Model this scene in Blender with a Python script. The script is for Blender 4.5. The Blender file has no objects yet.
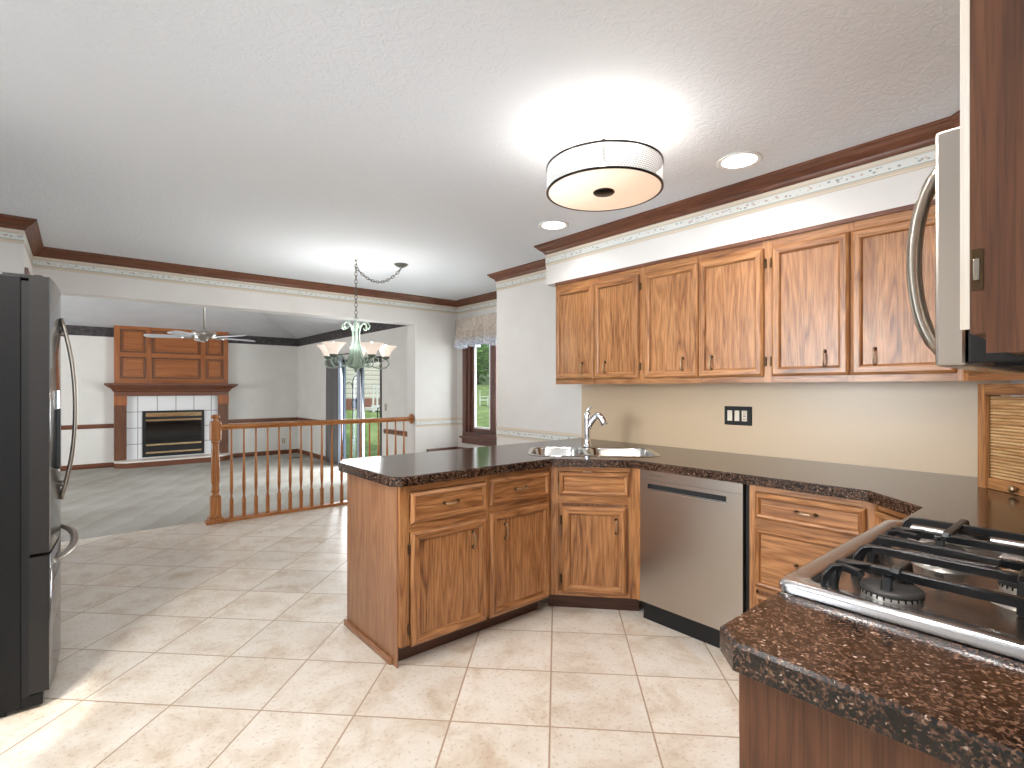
import bpy, bmesh, math, random
from mathutils import Vector, Matrix
from mathutils.geometry import tessellate_polygon
random.seed(7)
PI = math.pi
SC = bpy.context.scene
COL = SC.collection

# ------------------------------------------------------------------ camera, world, light, exposure
H_CAM = 1.31
cam_d = bpy.data.cameras.new('camera'); cam = bpy.data.objects.new('camera', cam_d); COL.objects.link(cam)
cam.location = (0, 0, H_CAM); cam.rotation_euler = (PI/2, 0, -math.radians(90-49.96))
cam_d.sensor_width = 36; cam_d.lens = 516/1024*36; cam_d.shift_y = 4.2/1024
cam_d.clip_start = .02; cam_d.clip_end = 300
SC.camera = cam
SC.view_settings.view_transform = 'Standard'; SC.view_settings.look = 'None'
SC.view_settings.gamma = 1; SC.view_settings.use_curve_mapping = False
SC.view_settings.exposure = 1.15

W = bpy.data.worlds.new('sky'); SC.world = W; W.use_nodes = True
nt = W.node_tree; bg = nt.nodes['Background']
sky = nt.nodes.new('ShaderNodeTexSky'); sky.sky_type = 'HOSEK_WILKIE'; sky.turbidity = 4
sky.sun_direction = Vector((-.5, -.3, .75)).normalized()
mixw = nt.nodes.new('ShaderNodeMixRGB'); mixw.inputs[0].default_value = .6
mixw.inputs[2].default_value = (.85, .92, 1, 1)
nt.links.new(sky.outputs[0], mixw.inputs[1]); nt.links.new(mixw.outputs[0], bg.inputs[0])
bg.inputs[1].default_value = .8

def area(name, loc, target, sx, sy, power, col=(1, 1, 1), spread=PI):
    d = bpy.data.lights.new(name, 'AREA'); d.shape = 'RECTANGLE'; d.size = sx; d.size_y = sy
    d.energy = power; d.color = col; d.spread = spread
    o = bpy.data.objects.new(name, d); COL.objects.link(o); o.location = loc
    o.rotation_euler = (Vector(target)-Vector(loc)).to_track_quat('-Z', 'Y').to_euler()
    return o
def sunlight(name, dirn, strength, col):
    d = bpy.data.lights.new(name, 'SUN'); d.energy = strength; d.color = col; d.angle = .03
    o = bpy.data.objects.new(name, d); COL.objects.link(o)
    o.rotation_euler = Vector(dirn).to_track_quat('-Z', 'Y').to_euler()
sunlight('sun', (.45, .5, -.85), 1.1, (1, .95, .88))
DAY = (.78, .905, 1); FDAY = (.97, .98, 1)
area('rear_fill_light', (-.55, -2.85, 1.5), (.4, 2, 2.1), 1.9, 1.5, 40, DAY)  # fill lamp at an added, unseen window behind the camera
area('left_fill_light', (-.93, 2.0, 1.5), (2.8, 1.5, 1.45), 1.2, 1.0, 6.5, (.86, .94, 1), 1.05)  # narrow fill beam from an added, unseen window, aimed at the upper cabinets
area('daylight_nook_window', (4.02, 4.7, 1.42), (2, 4.4, 1.2), .9, 1.2, 16, FDAY)
area('daylight_patio_door', (4.05, 8.95, .9), (0, 8.5, .5), 1.7, 1.9, 75, FDAY)
area('daylight_family_window', (-3.8, 9.0, 1.2), (1.5, 10, .8), 2.2, 1.6, 72, FDAY)

# ------------------------------------------------------------------ materials
def nodes(name):
    m = bpy.data.materials.new(name); m.use_nodes = True
    n = m.node_tree; b = n.nodes['Principled BSDF']
    return m, n, b
def N(n, t, **k):
    o = n.nodes.new(t)
    for a, v in k.items(): setattr(o, a, v)
    return o
def L(n, a, b): n.links.new(a, b)
def srgb(r, g, b):
    f = lambda c: ((c/255+.055)/1.055)**2.4 if c/255 > .04045 else c/255/12.92
    return (f(r), f(g), f(b), 1)
def plain(name, col, rough=.5, metal=0, bump=0, bscale=200, coat=0, emis=None, estr=0, trans=0, spec=None):
    m, n, b = nodes(name)
    b.inputs['Base Color'].default_value = col; b.inputs['Roughness'].default_value = rough
    b.inputs['Metallic'].default_value = metal
    if coat: b.inputs['Coat Weight'].default_value = coat; b.inputs['Coat Roughness'].default_value = .1
    if spec is not None: b.inputs['Specular IOR Level'].default_value = spec
    if emis: b.inputs['Emission Color'].default_value = emis; b.inputs['Emission Strength'].default_value = estr
    if trans: b.inputs['Transmission Weight'].default_value = trans
    # a faint procedural variation on every surface
    tc = N(n, 'ShaderNodeTexCoord'); no = N(n, 'ShaderNodeTexNoise'); no.inputs['Scale'].default_value = bscale
    L(n, tc.outputs['Object'], no.inputs['Vector'])
    if bump:
        bp = N(n, 'ShaderNodeBump'); bp.inputs['Strength'].default_value = bump; bp.inputs['Distance'].default_value = .002
        L(n, no.outputs['Fac'], bp.inputs['Height']); L(n, bp.outputs[0], b.inputs['Normal'])
    mr = N(n, 'ShaderNodeMapRange'); mr.inputs['To Min'].default_value = max(0, rough-.03); mr.inputs['To Max'].default_value = rough+.03
    L(n, no.outputs['Fac'], mr.inputs['Value']); L(n, mr.outputs[0], b.inputs['Roughness'])
    return m
def ramp(n, stops):
    r = N(n, 'ShaderNodeValToRGB'); e = r.color_ramp.elements
    while len(e) > 1: e.remove(e[0])
    e[0].position, e[0].color = stops[0]
    for p, c in stops[1:]:
        x = e.new(p); x.color = c
    return r
def wood(name, dark, mid, light, rough=.38, pore=.35, ring=14, coat=.15):
    m, n, b = nodes(name)
    at = N(n, 'ShaderNodeAttribute', attribute_name='gp')
    mp = N(n, 'ShaderNodeMapping'); mp.inputs['Scale'].default_value = (1, 1, .09)
    L(n, at.outputs['Vector'], mp.inputs['Vector'])
    n1 = N(n, 'ShaderNodeTexNoise'); n1.inputs['Scale'].default_value = ring; n1.inputs['Detail'].default_value = 2; n1.inputs['Distortion'].default_value = .4
    L(n, mp.outputs[0], n1.inputs['Vector'])
    mu = N(n, 'ShaderNodeMath', operation='MULTIPLY'); mu.inputs[1].default_value = 14; L(n, n1.outputs['Fac'], mu.inputs[0])
    fr = N(n, 'ShaderNodeMath', operation='PINGPONG'); fr.inputs[1].default_value = 1; L(n, mu.outputs[0], fr.inputs[0])
    n2 = N(n, 'ShaderNodeTexNoise'); n2.inputs['Scale'].default_value = 6; n2.inputs['Detail'].default_value = 2
    L(n, mp.outputs[0], n2.inputs['Vector'])
    mp3 = N(n, 'ShaderNodeMapping'); mp3.inputs['Scale'].default_value = (1, 1, .035); L(n, at.outputs['Vector'], mp3.inputs['Vector'])
    n3 = N(n, 'ShaderNodeTexNoise'); n3.inputs['Scale'].default_value = 240; n3.inputs['Detail'].default_value = 2
    L(n, mp3.outputs[0], n3.inputs['Vector'])
    mixf = N(n, 'ShaderNodeMix'); mixf.inputs[0].default_value = .60
    L(n, fr.outputs[0], mixf.inputs[2]); L(n, n2.outputs['Fac'], mixf.inputs[3])
    r = ramp(n, [(.16, dark), (.38, mid), (.72, light)]); L(n, mixf.outputs[0], r.inputs[0])
    pr = ramp(n, [(.36, (pore, pore, pore, 1)), (.50, (1, 1, 1, 1))]); L(n, n3.outputs['Fac'], pr.inputs[0])
    mx = N(n, 'ShaderNodeMixRGB', blend_type='MULTIPLY'); mx.inputs[0].default_value = .7
    L(n, r.outputs[0], mx.inputs[1]); L(n, pr.outputs[0], mx.inputs[2]); L(n, mx.outputs[0], b.inputs['Base Color'])
    b.inputs['Roughness'].default_value = rough; b.inputs['Coat Weight'].default_value = coat; b.inputs['Coat Roughness'].default_value = .25
    bp = N(n, 'ShaderNodeBump'); bp.inputs['Strength'].default_value = .12; bp.inputs['Distance'].default_value = .001
    L(n, n3.outputs['Fac'], bp.inputs['Height']); L(n, bp.outputs[0], b.inputs['Normal'])
    return m
M = {}
M['oak'] = wood('oak', srgb(100, 58, 28), srgb(154, 101, 57), srgb(182, 128, 80), pore=.4)
M['oak_panel'] = wood('oak_laminate_panel', srgb(132, 86, 56), srgb(152, 104, 72), srgb(166, 120, 86), pore=.6, ring=10)
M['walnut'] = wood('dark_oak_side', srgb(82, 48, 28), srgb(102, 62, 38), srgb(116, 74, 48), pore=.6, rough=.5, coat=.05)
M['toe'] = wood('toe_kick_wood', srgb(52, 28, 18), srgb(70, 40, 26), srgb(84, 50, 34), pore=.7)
M['crown'] = wood('crown_wood', srgb(84, 46, 28), srgb(104, 60, 38), srgb(120, 72, 48), pore=.75, rough=.4)
M['rail'] = wood('railing_oak', srgb(134, 78, 36), srgb(166, 102, 50), srgb(182, 120, 66), pore=.7)
M['cherry'] = wood('cherry_wood', srgb(122, 64, 26), srgb(150, 84, 36), srgb(164, 98, 46), pore=.9, rough=.3, ring=5)
M['brown_trim'] = wood('brown_trim_wood', srgb(70, 38, 28), srgb(94, 56, 44), srgb(110, 70, 56), pore=.8)
M['slat'] = wood('tambour_slats', srgb(150, 106, 62), srgb(184, 142, 96), srgb(206, 170, 124), pore=.7)

def wallmat(name, c1, c2, stripe=0):
    m, n, b = nodes(name)
    tc = N(n, 'ShaderNodeTexCoord'); no = N(n, 'ShaderNodeTexNoise'); no.inputs['Scale'].default_value = 3
    L(n, tc.outputs['Object'], no.inputs['Vector'])
    r = ramp(n, [(.3, c1), (.7, c2)]); L(n, no.outputs['Fac'], r.inputs[0]); L(n, r.outputs[0], b.inputs['Base Color'])
    b.inputs['Roughness'].default_value = .6
    n2 = N(n, 'ShaderNodeTexNoise'); n2.inputs['Scale'].default_value = 400; L(n, tc.outputs['Object'], n2.inputs['Vector'])
    bp = N(n, 'ShaderNodeBump'); bp.inputs['Strength'].default_value = .08; bp.inputs['Distance'].default_value = .001
    L(n, n2.outputs['Fac'], bp.inputs['Height']); L(n, bp.outputs[0], b.inputs['Normal'])
    return m
M['wall'] = wallmat('wallpaper_cream', srgb(228, 226, 223), srgb(222, 219, 215))
M['wall_family'] = wallmat('family_wall_paint', srgb(222, 220, 214), srgb(216, 213, 207))
M['backsplash'] = plain('backsplash_tan_laminate', srgb(202, 177, 146), .36, bscale=60)

def ceilmat():
    m, n, b = nodes('ceiling_texture')
    b.inputs['Base Color'].default_value = srgb(232, 238, 245); b.inputs['Roughness'].default_value = .8
    tc = N(n, 'ShaderNodeTexCoord')
    n1 = N(n, 'ShaderNodeTexNoise'); n1.inputs['Scale'].default_value = 28; n1.inputs['Detail'].default_value = 4; n1.inputs['Distortion'].default_value = 1.6
    L(n, tc.outputs['Object'], n1.inputs['Vector'])
    r = ramp(n, [(.42, (0, 0, 0, 1)), (.56, (1, 1, 1, 1))]); L(n, n1.outputs['Fac'], r.inputs[0])
    bp = N(n, 'ShaderNodeBump'); bp.inputs['Strength'].default_value = .35; bp.inputs['Distance'].default_value = .003
    L(n, r.outputs[0], bp.inputs['Height']); L(n, bp.outputs[0], b.inputs['Normal'])
    return m
M['ceiling'] = ceilmat()

TS = .2985*H_CAM            # tile pitch
def tilemat():
    m, n, b = nodes('floor_tile')
    tc = N(n, 'ShaderNodeTexCoord'); sx = N(n, 'ShaderNodeSeparateXYZ'); L(n, tc.outputs['Object'], sx.inputs[0])
    q = math.sqrt(.5)
    # world position of a grout crossing (measured)
    gx, gy = TILE0
    def comb(a, c, off):
        m1 = N(n, 'ShaderNodeMath', operation='MULTIPLY'); m1.inputs[1].default_value = a; L(n, sx.outputs[0], m1.inputs[0])
        m2 = N(n, 'ShaderNodeMath', operation='MULTIPLY_ADD'); m2.inputs[1].default_value = c; L(n, sx.outputs[1], m2.inputs[0]); L(n, m1.outputs[0], m2.inputs[2])
        m3 = N(n, 'ShaderNodeMath', operation='SUBTRACT'); m3.inputs[1].default_value = off; L(n, m2.outputs[0], m3.inputs[0]); return m3
    u = comb(q, q, q*gx+q*gy); v = comb(q, -q, q*gx-q*gy)
    cb = N(n, 'ShaderNodeCombineXYZ'); L(n, u.outputs[0], cb.inputs[0]); L(n, v.outputs[0], cb.inputs[1])
    br = N(n, 'ShaderNodeTexBrick'); br.offset = 0; br.squash = 1
    br.inputs['Scale'].default_value = 1; br.inputs['Brick Width'].default_value = TS; br.inputs['Row Height'].default_value = TS
    br.inputs['Mortar Size'].default_value = .0042; br.inputs['Mortar Smooth'].default_value = .3; br.inputs['Bias'].default_value = 0
    br.inputs['Color1'].default_value = (0, 0, 0, 1); br.inputs['Color2'].default_value = (1, 1, 1, 1)
    L(n, cb.outputs[0], br.inputs['Vector'])
    wv = N(n, 'ShaderNodeMath', operation='MULTIPLY'); wv.inputs[1].default_value = 37; L(n, br.outputs['Color'], wv.inputs[0])
    n1 = N(n, 'ShaderNodeTexNoise', noise_dimensions='4D'); n1.inputs['Scale'].default_value = 5; n1.inputs['Detail'].default_value = 8; n1.inputs['Roughness'].default_value = .68; n1.inputs['Distortion'].default_value = .5
    L(n, tc.outputs['Object'], n1.inputs['Vector']); L(n, wv.outputs[0], n1.inputs['W'])
    r1 = ramp(n, [(.28, srgb(192, 168, 142)), (.40, srgb(214, 200, 182)), (.52, srgb(228, 219, 206)), (.68, srgb(235, 229, 220))]); L(n, n1.outputs['Fac'], r1.inputs[0])
    n2 = N(n, 'ShaderNodeTexNoise'); n2.inputs['Scale'].default_value = 60; n2.inputs['Detail'].default_value = 5; L(n, tc.outputs['Object'], n2.inputs['Vector'])
    r2 = ramp(n, [(.33, (.70, .60, .50, 1)), (.43, (1, 1, 1, 1))]); L(n, n2.outputs['Fac'], r2.inputs[0])
    mx = N(n, 'ShaderNodeMixRGB', blend_type='MULTIPLY'); mx.inputs[0].default_value = .6; L(n, r1.outputs[0], mx.inputs[1]); L(n, r2.outputs[0], mx.inputs[2])
    tone = N(n, 'ShaderNodeMapRange'); tone.inputs['To Min'].default_value = .93; tone.inputs['To Max'].default_value = 1.03; L(n, br.outputs['Color'], tone.inputs['Value'])
    tn = N(n, 'ShaderNodeMixRGB', blend_type='MULTIPLY'); tn.inputs[0].default_value = 1; L(n, mx.outputs[0], tn.inputs[1]); L(n, tone.outputs[0], tn.inputs[2])
    g = N(n, 'ShaderNodeMixRGB'); L(n, br.outputs['Fac'], g.inputs[0]); L(n, tn.outputs[0], g.inputs[1]); g.inputs[2].default_value = srgb(176, 150, 126)
    L(n, g.outputs[0], b.inputs['Base Color'])
    b.inputs['Roughness'].default_value = .33
    rr = N(n, 'ShaderNodeMapRange'); rr.inputs['To Min'].default_value = .42; rr.inputs['To Max'].default_value = .26; L(n, n1.outputs['Fac'], rr.inputs['Value']); L(n, rr.outputs[0], b.inputs['Roughness'])
    inv = N(n, 'ShaderNodeMath', operation='SUBTRACT'); inv.inputs[0].default_value = 1; L(n, br.outputs['Fac'], inv.inputs[1])
    ad = N(n, 'ShaderNodeMath', operation='MULTIPLY_ADD'); ad.inputs[1].default_value = .12; L(n, n2.outputs['Fac'], ad.inputs[0]); L(n, inv.outputs[0], ad.inputs[2])
    bp = N(n, 'ShaderNodeBump'); bp.inputs['Strength'].default_value = .5; bp.inputs['Distance'].default_value = .002
    L(n, ad.outputs[0], bp.inputs['Height']); L(n, bp.outputs[0], b.inputs['Normal'])
    return m
# world point of the measured grout crossing at pixel (260.7, 710.4)
_a = math.radians(49.96); _F = Vector((math.cos(_a), math.sin(_a))); _R = Vector((math.sin(_a), -math.cos(_a)))
_d = H_CAM*516/(710.4-388.2); _p = _F*_d + _R*((260.7-512)/516*_d)
TILE0 = (_p.x, _p.y)
M['tile'] = tilemat()

def granite():
    m, n, b = nodes('speckled_countertop')
    tc = N(n, 'ShaderNodeTexCoord')
    v1 = N(n, 'ShaderNodeTexVoronoi'); v1.inputs['Scale'].default_value = 280; L(n, tc.outputs['Object'], v1.inputs['Vector'])
    s1 = N(n, 'ShaderNodeSeparateColor'); L(n, v1.outputs['Color'], s1.inputs[0])
    r1 = ramp(n, [(0, srgb(20, 16, 15)), (.40, srgb(30, 23, 20)), (.46, srgb(58, 41, 32)), (.70, srgb(86, 62, 48)), (.93, srgb(108, 80, 64)), (.985, srgb(140, 112, 92)), (1, srgb(190, 170, 155))]); L(n, s1.outputs[0], r1.inputs[0])
    v2 = N(n, 'ShaderNodeTexVoronoi'); v2.inputs['Scale'].default_value = 125; L(n, tc.outputs['Object'], v2.inputs['Vector'])
    s2 = N(n, 'ShaderNodeSeparateColor'); L(n, v2.outputs['Color'], s2.inputs[0])
    r2 = ramp(n, [(.0, (.12, .1, .1, 1)), (.28, (.2, .17, .16, 1)), (.34, (1, 1, 1, 1))]); L(n, s2.outputs[1], r2.inputs[0])
    mx = N(n, 'ShaderNodeMixRGB', blend_type='MULTIPLY'); mx.inputs[0].default_value = .95; L(n, r1.outputs[0], mx.inputs[1]); L(n, r2.outputs[0], mx.inputs[2])
    L(n, mx.outputs[0], b.inputs['Base Color']); b.inputs['Roughness'].default_value = .15; b.inputs['Specular IOR Level'].default_value = .55
    return m
M['granite'] = granite()

def steel(name, col, rough=.28, axis=2, sc=600, metal=1.0):
    m, n, b = nodes(name)
    b.inputs['Base Color'].default_value = col; b.inputs['Metallic'].default_value = metal
    tc = N(n, 'ShaderNodeTexCoord'); mp = N(n, 'ShaderNodeMapping')
    s = [sc, sc, sc]; s[axis] = sc*.01; mp.inputs['Scale'].default_value = s
    L(n, tc.outputs['Object'], mp.inputs['Vector']); no = N(n, 'ShaderNodeTexNoise'); no.inputs['Scale'].default_value = 1
    L(n, mp.outputs[0], no.inputs['Vector'])
    mr = N(n, 'ShaderNodeMapRange'); mr.inputs['To Min'].default_value = rough-.004; mr.inputs['To Max'].default_value = rough+.004
    L(n, no.outputs['Fac'], mr.inputs['Value']); L(n, mr.outputs[0], b.inputs['Roughness'])
    return m
M['steel'] = steel('brushed_stainless', srgb(182, 174, 166), .27, 0)
M['steel_smooth'] = steel('polished_stainless', srgb(206, 206, 206), .14, 0)
M['chrome'] = plain('chrome', srgb(225, 228, 232), .05, 1)
M['fridge_side'] = plain('fridge_grey_case', srgb(24, 23, 23), .55, .0, .25, 350, spec=.2)
M['black_steel'] = plain('grey_door_edge', srgb(40, 37, 35), .5, .0, bscale=300, spec=.25)
M['fridge_front'] = steel('fridge_front_steel', srgb(150, 150, 152), .12, 2)
M['handle_steel'] = steel('satin_handle_steel', srgb(158, 150, 140), .28, 2)
M['black'] = plain('black_plastic', srgb(12, 12, 13), .45)
M['matt_black'] = plain('matt_black', srgb(12, 11, 11), .7)
M['iron'] = plain('cast_iron', srgb(26, 28, 31), .32, .2, .3, 500)
M['burner_cap'] = plain('burner_cap_enamel', srgb(60, 58, 57), .45, .3)
M['aluminium'] = plain('burner_aluminium', srgb(190, 186, 180), .3, .9)
M['brass'] = plain('polished_brass', srgb(232, 204, 160), .18, 1)
M['bronze'] = plain('antique_bronze', srgb(92, 74, 56), .35, 1)
M['bronze_light'] = plain('worn_bronze', srgb(176, 152, 124), .3, 1)
M['white'] = plain('white_gloss', srgb(236, 236, 234), .35)
M['white_paint'] = plain('white_paint', srgb(226, 226, 226), .5)
M['fp_tile'] = None
M['almond'] = plain('almond_plastic', srgb(222, 208, 188), .35)
M['tan_plate'] = plain('tan_plate', srgb(168, 150, 126), .4)
M['hearth_stone'] = plain('hearth_stone', srgb(222, 214, 204), .4)
M['firebox_glass'] = plain('firebox_glass', srgb(10, 10, 12), .06, coat=.5)
M['verdigris'] = plain('verdigris_metal', srgb(150, 170, 156), .4, .3, .3, 120)
M['verdigris_dark'] = plain('aged_green_metal', srgb(96, 112, 98), .45, .4, .3, 120)
M['pewter'] = plain('pewter', srgb(92, 92, 86), .45, .6)
M['fan_metal'] = plain('brushed_nickel', srgb(176, 170, 162), .3, .9)
M['fan_blade'] = plain('white_fan_blade', srgb(214, 216, 222), .3)
M['curtain'] = plain('grey_curtain_fabric', srgb(112, 110, 110), .85, 0, .4, 300)
M['sheer'] = plain('pale_sheer_fabric', srgb(186, 196, 214), .8)
M['blue_frame'] = plain('grey_blue_frame', srgb(150, 160, 176), .4)
M['dark_frame'] = plain('dark_frame', srgb(52, 50, 52), .4)
M['glass'] = None
M['white_plastic'] = plain('white_trim_metal', srgb(240, 240, 240), .35)
M['ring_black'] = plain('oil_rubbed_ring', srgb(30, 24, 20), .3, .6)
M['steel_cool'] = steel('cooktop_steel', srgb(190, 190, 192), .26, 0)
M['brick'] = plain('red_brick', srgb(150, 104, 88), .9)
M['shingle'] = plain('roof_shingle', srgb(96, 90, 86), .9)
M['bark'] = plain('bark', srgb(88, 70, 54), .9)
M['concrete'] = plain('concrete', srgb(176, 174, 168), .9)

def glassmat():
    m = bpy.data.materials.new('window_glass'); m.use_nodes = True; n = m.node_tree; n.nodes.clear()
    out = N(n, 'ShaderNodeOutputMaterial'); tr = N(n, 'ShaderNodeBsdfTransparent'); gl = N(n, 'ShaderNodeBsdfGlossy'); gl.inputs['Roughness'].default_value = .02
    mx = N(n, 'ShaderNodeMixShader'); mx.inputs[0].default_value = .05
    tr.inputs[0].default_value = (.94, .96, .96, 1)
    L(n, tr.outputs[0], mx.inputs[1]); L(n, gl.outputs[0], mx.inputs[2]); L(n, mx.outputs[0], out.inputs[0]); return m
M['glass'] = glassmat()

def emis_trans(name, col, estr, base, trans=.5):
    m = bpy.data.materials.new(name); m.use_nodes = True; n = m.node_tree; n.nodes.clear()
    out = N(n, 'ShaderNodeOutputMaterial'); tl = N(n, 'ShaderNodeBsdfTranslucent'); df = N(n, 'ShaderNodeBsdfDiffuse'); em = N(n, 'ShaderNodeEmission')
    tl.inputs[0].default_value = base; df.inputs[0].default_value = base; em.inputs[0].default_value = col; em.inputs[1].default_value = estr
    mx = N(n, 'ShaderNodeMixShader'); mx.inputs[0].default_value = trans; ad = N(n, 'ShaderNodeAddShader')
    L(n, df.outputs[0], mx.inputs[1]); L(n, tl.outputs[0], mx.inputs[2]); L(n, mx.outputs[0], ad.inputs[0]); L(n, em.outputs[0], ad.inputs[1]); L(n, ad.outputs[0], out.inputs[0])
    return m, n, tl, df, em
M['diffuser'] = emis_trans('lamp_diffuser', (1, .77, .57, 1), .30, (.80, .70, .60, 1), .04)[0]
M['lamp_glass'] = emis_trans('frosted_lamp_glass', (1, .82, .70, 1), .24, (.7, .64, .58, 1), .02)[0]
M['bulb'] = plain('lit_bulb', (1, 1, 1, 1), .4, emis=(1, .93, .84, 1), estr=3)
M['can_glow'] = plain('lit_downlight_lens', (1, 1, 1, 1), .4, emis=(1, .98, .95, 1), estr=6)

def perforated():
    m, n, tl, df, em = emis_trans('perforated_white_shade', (1, .96, .92, 1), .15, (.80, .88, .88, 1), .02)
    at = N(n, 'ShaderNodeAttribute', attribute_name='gp')
    br = N(n, 'ShaderNodeTexBrick'); br.offset = .5; br.inputs['Scale'].default_value = 1
    br.inputs['Brick Width'].default_value = .0125; br.inputs['Row Height'].default_value = .0085; br.inputs['Mortar Size'].default_value = .0026; br.inputs['Mortar Smooth'].default_value = 1
    br.inputs['Color1'].default_value = (.36, .35, .34, 1); br.inputs['Color2'].default_value = (.36, .35, .34, 1); br.inputs['Mortar'].default_value = (.95, .95, .94, 1)
    L(n, at.outputs['Vector'], br.inputs['Vector'])
    L(n, br.outputs['Color'], df.inputs[0])
    out = [q for q in n.nodes if q.type == 'OUTPUT_MATERIAL'][0]; src = out.inputs[0].links[0].from_socket
    tp = N(n, 'ShaderNodeBsdfTransparent'); mt = N(n, 'ShaderNodeMixShader'); mt.inputs[0].default_value = .45
    L(n, src, mt.inputs[1]); L(n, tp.outputs[0], mt.inputs[2]); L(n, mt.outputs[0], out.inputs[0])
    mm = N(n, 'ShaderNodeMixRGB', blend_type='MULTIPLY'); mm.inputs[0].default_value = 1; mm.inputs[1].default_value = (1, .96, .92, 1); L(n, br.outputs['Color'], mm.inputs[2]); L(n, mm.outputs[0], em.inputs[0])
    return m
M['perforated'] = perforated()

def bordermat(name, faded=False):
    m, n, b = nodes(name)
    at = N(n, 'ShaderNodeAttribute', attribute_name='gp'); s = N(n, 'ShaderNodeSeparateXYZ'); L(n, at.outputs['Vector'], s.inputs[0])
    cream = srgb(222, 211, 194); lt = srgb(224, 226, 222); teal = srgb(104, 138, 140); tan = srgb(200, 184, 160)
    st = [(0, tan), (.05, cream), (.20, tan), (.22, cream), (.27, teal), (.285, lt), (.44, lt), (.56, lt), (.70, lt), (.715, teal), (.73, cream), (.80, tan), (.82, cream), (.95, cream), (1, tan)]
    r = ramp(n, st); r.color_ramp.interpolation = 'LINEAR'; L(n, s.outputs[1], r.inputs[0])
    # motifs along the middle stripe
    mp = N(n, 'ShaderNodeMapping'); mp.inputs['Scale'].default_value = (28, 3.4, 1); L(n, at.outputs['Vector'], mp.inputs['Vector'])
    vo = N(n, 'ShaderNodeTexVoronoi'); vo.inputs['Scale'].default_value = 1.6; L(n, mp.outputs[0], vo.inputs['Vector'])
    r2 = ramp(n, [(.20, (1, 1, 1, 1)), (.42, (0, 0, 0, 1))]); L(n, vo.outputs['Distance'], r2.inputs[0])
    band = ramp(n, [(.34, (0, 0, 0, 1)), (.40, (1, 1, 1, 1)), (.60, (1, 1, 1, 1)), (.66, (0, 0, 0, 1))]); L(n, s.outputs[1], band.inputs[0])
    mu = N(n, 'ShaderNodeMath', operation='MULTIPLY'); L(n, r2.outputs[0], mu.inputs[0]); L(n, band.outputs[0], mu.inputs[1])
    mc = ramp(n, [(.3, srgb(132, 150, 152)), (.6, srgb(190, 160, 150))]); L(n, vo.outputs['Color'], mc.inputs[0])
    mx = N(n, 'ShaderNodeMixRGB'); L(n, mu.outputs[0], mx.inputs[0]); L(n, r.outputs[0], mx.inputs[1]); L(n, mc.outputs[0], mx.inputs[2])
    L(n, mx.outputs[0], b.inputs['Base Color']); b.inputs['Roughness'].default_value = .6
    return m
M['border'] = bordermat('striped_border_paper')
def darkborder():
    m, n, b = nodes('dark_border_paper')
    tc = N(n, 'ShaderNodeTexCoord'); no = N(n, 'ShaderNodeTexNoise'); no.inputs['Scale'].default_value = 14; no.inputs['Detail'].default_value = 5
    L(n, tc.outputs['Object'], no.inputs['Vector']); r = ramp(n, [(.35, srgb(46, 42, 44)), (.6, srgb(74, 68, 70)), (.75, srgb(92, 84, 82))]); L(n, no.outputs['Fac'], r.inputs[0])
    L(n, r.outputs[0], b.inputs['Base Color']); b.inputs['Roughness'].default_value = .7; return m
M['dark_border'] = darkborder()

def carpet():
    m, n, b = nodes('grey_carpet')
    tc = N(n, 'ShaderNodeTexCoord')
    no = N(n, 'ShaderNodeTexNoise'); no.inputs['Scale'].default_value = 1.1; no.inputs['Detail'].default_value = 3; L(n, tc.outputs['Object'], no.inputs['Vector'])
    # vacuum tracks: zigzag of long wedges
    mp = N(n, 'ShaderNodeMapping'); mp.inputs['Rotation'].default_value = (0, 0, .5); L(n, tc.outputs['Object'], mp.inputs['Vector'])
    wv = N(n, 'ShaderNodeTexWave', wave_type='BANDS'); wv.inputs['Scale'].default_value = 1.0; wv.inputs['Distortion'].default_value = 3.2; wv.inputs['Detail'].default_value = 2; wv.inputs['Detail Scale'].default_value = 1.5
    wv.wave_profile = 'SAW'; L(n, mp.outputs[0], wv.inputs['Vector'])
    ad = N(n, 'ShaderNodeMix'); ad.inputs[0].default_value = .13; L(n, no.outputs['Fac'], ad.inputs[2]); L(n, wv.outputs['Fac'], ad.inputs[3])
    r = ramp(n, [(.25, srgb(150, 144, 132)), (.5, srgb(172, 168, 158)), (.75, srgb(190, 187, 180))]); L(n, ad.outputs[0], r.inputs[0])
    n2 = N(n, 'ShaderNodeTexNoise'); n2.inputs['Scale'].default_value = 350; L(n, tc.outputs['Object'], n2.inputs['Vector'])
    mx = N(n, 'ShaderNodeMixRGB', blend_type='MULTIPLY'); mx.inputs[0].default_value = .35; L(n, r.outputs[0], mx.inputs[1]); L(n, n2.outputs['Fac'], mx.inputs[2])
    L(n, mx.outputs[0], b.inputs['Base Color']); b.inputs['Roughness'].default_value = .95
    bp = N(n, 'ShaderNodeBump'); bp.inputs['Strength'].default_value = .4; L(n, n2.outputs['Fac'], bp.inputs['Height']); bp.inputs['Distance'].default_value = .004; L(n, bp.outputs[0], b.inputs['Normal'])
    return m
M['carpet'] = carpet()
def gridtile():
    m, n, b = nodes('white_surround_tile')
    at = N(n, 'ShaderNodeAttribute', attribute_name='gp')
    br = N(n, 'ShaderNodeTexBrick'); br.offset = 0; br.inputs['Scale'].default_value = 1; br.inputs['Brick Width'].default_value = .315; br.inputs['Row Height'].default_value = .315
    br.inputs['Mortar Size'].default_value = .006; br.inputs['Color1'].default_value = srgb(232, 232, 232); br.inputs['Color2'].default_value = srgb(226, 227, 230); br.inputs['Mortar'].default_value = srgb(130, 126, 124)
    L(n, at.outputs['Vector'], br.inputs['Vector']); L(n, br.outputs['Color'], b.inputs['Base Color']); b.inputs['Roughness'].default_value = .2; return m
M['fp_tile'] = gridtile()
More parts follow.
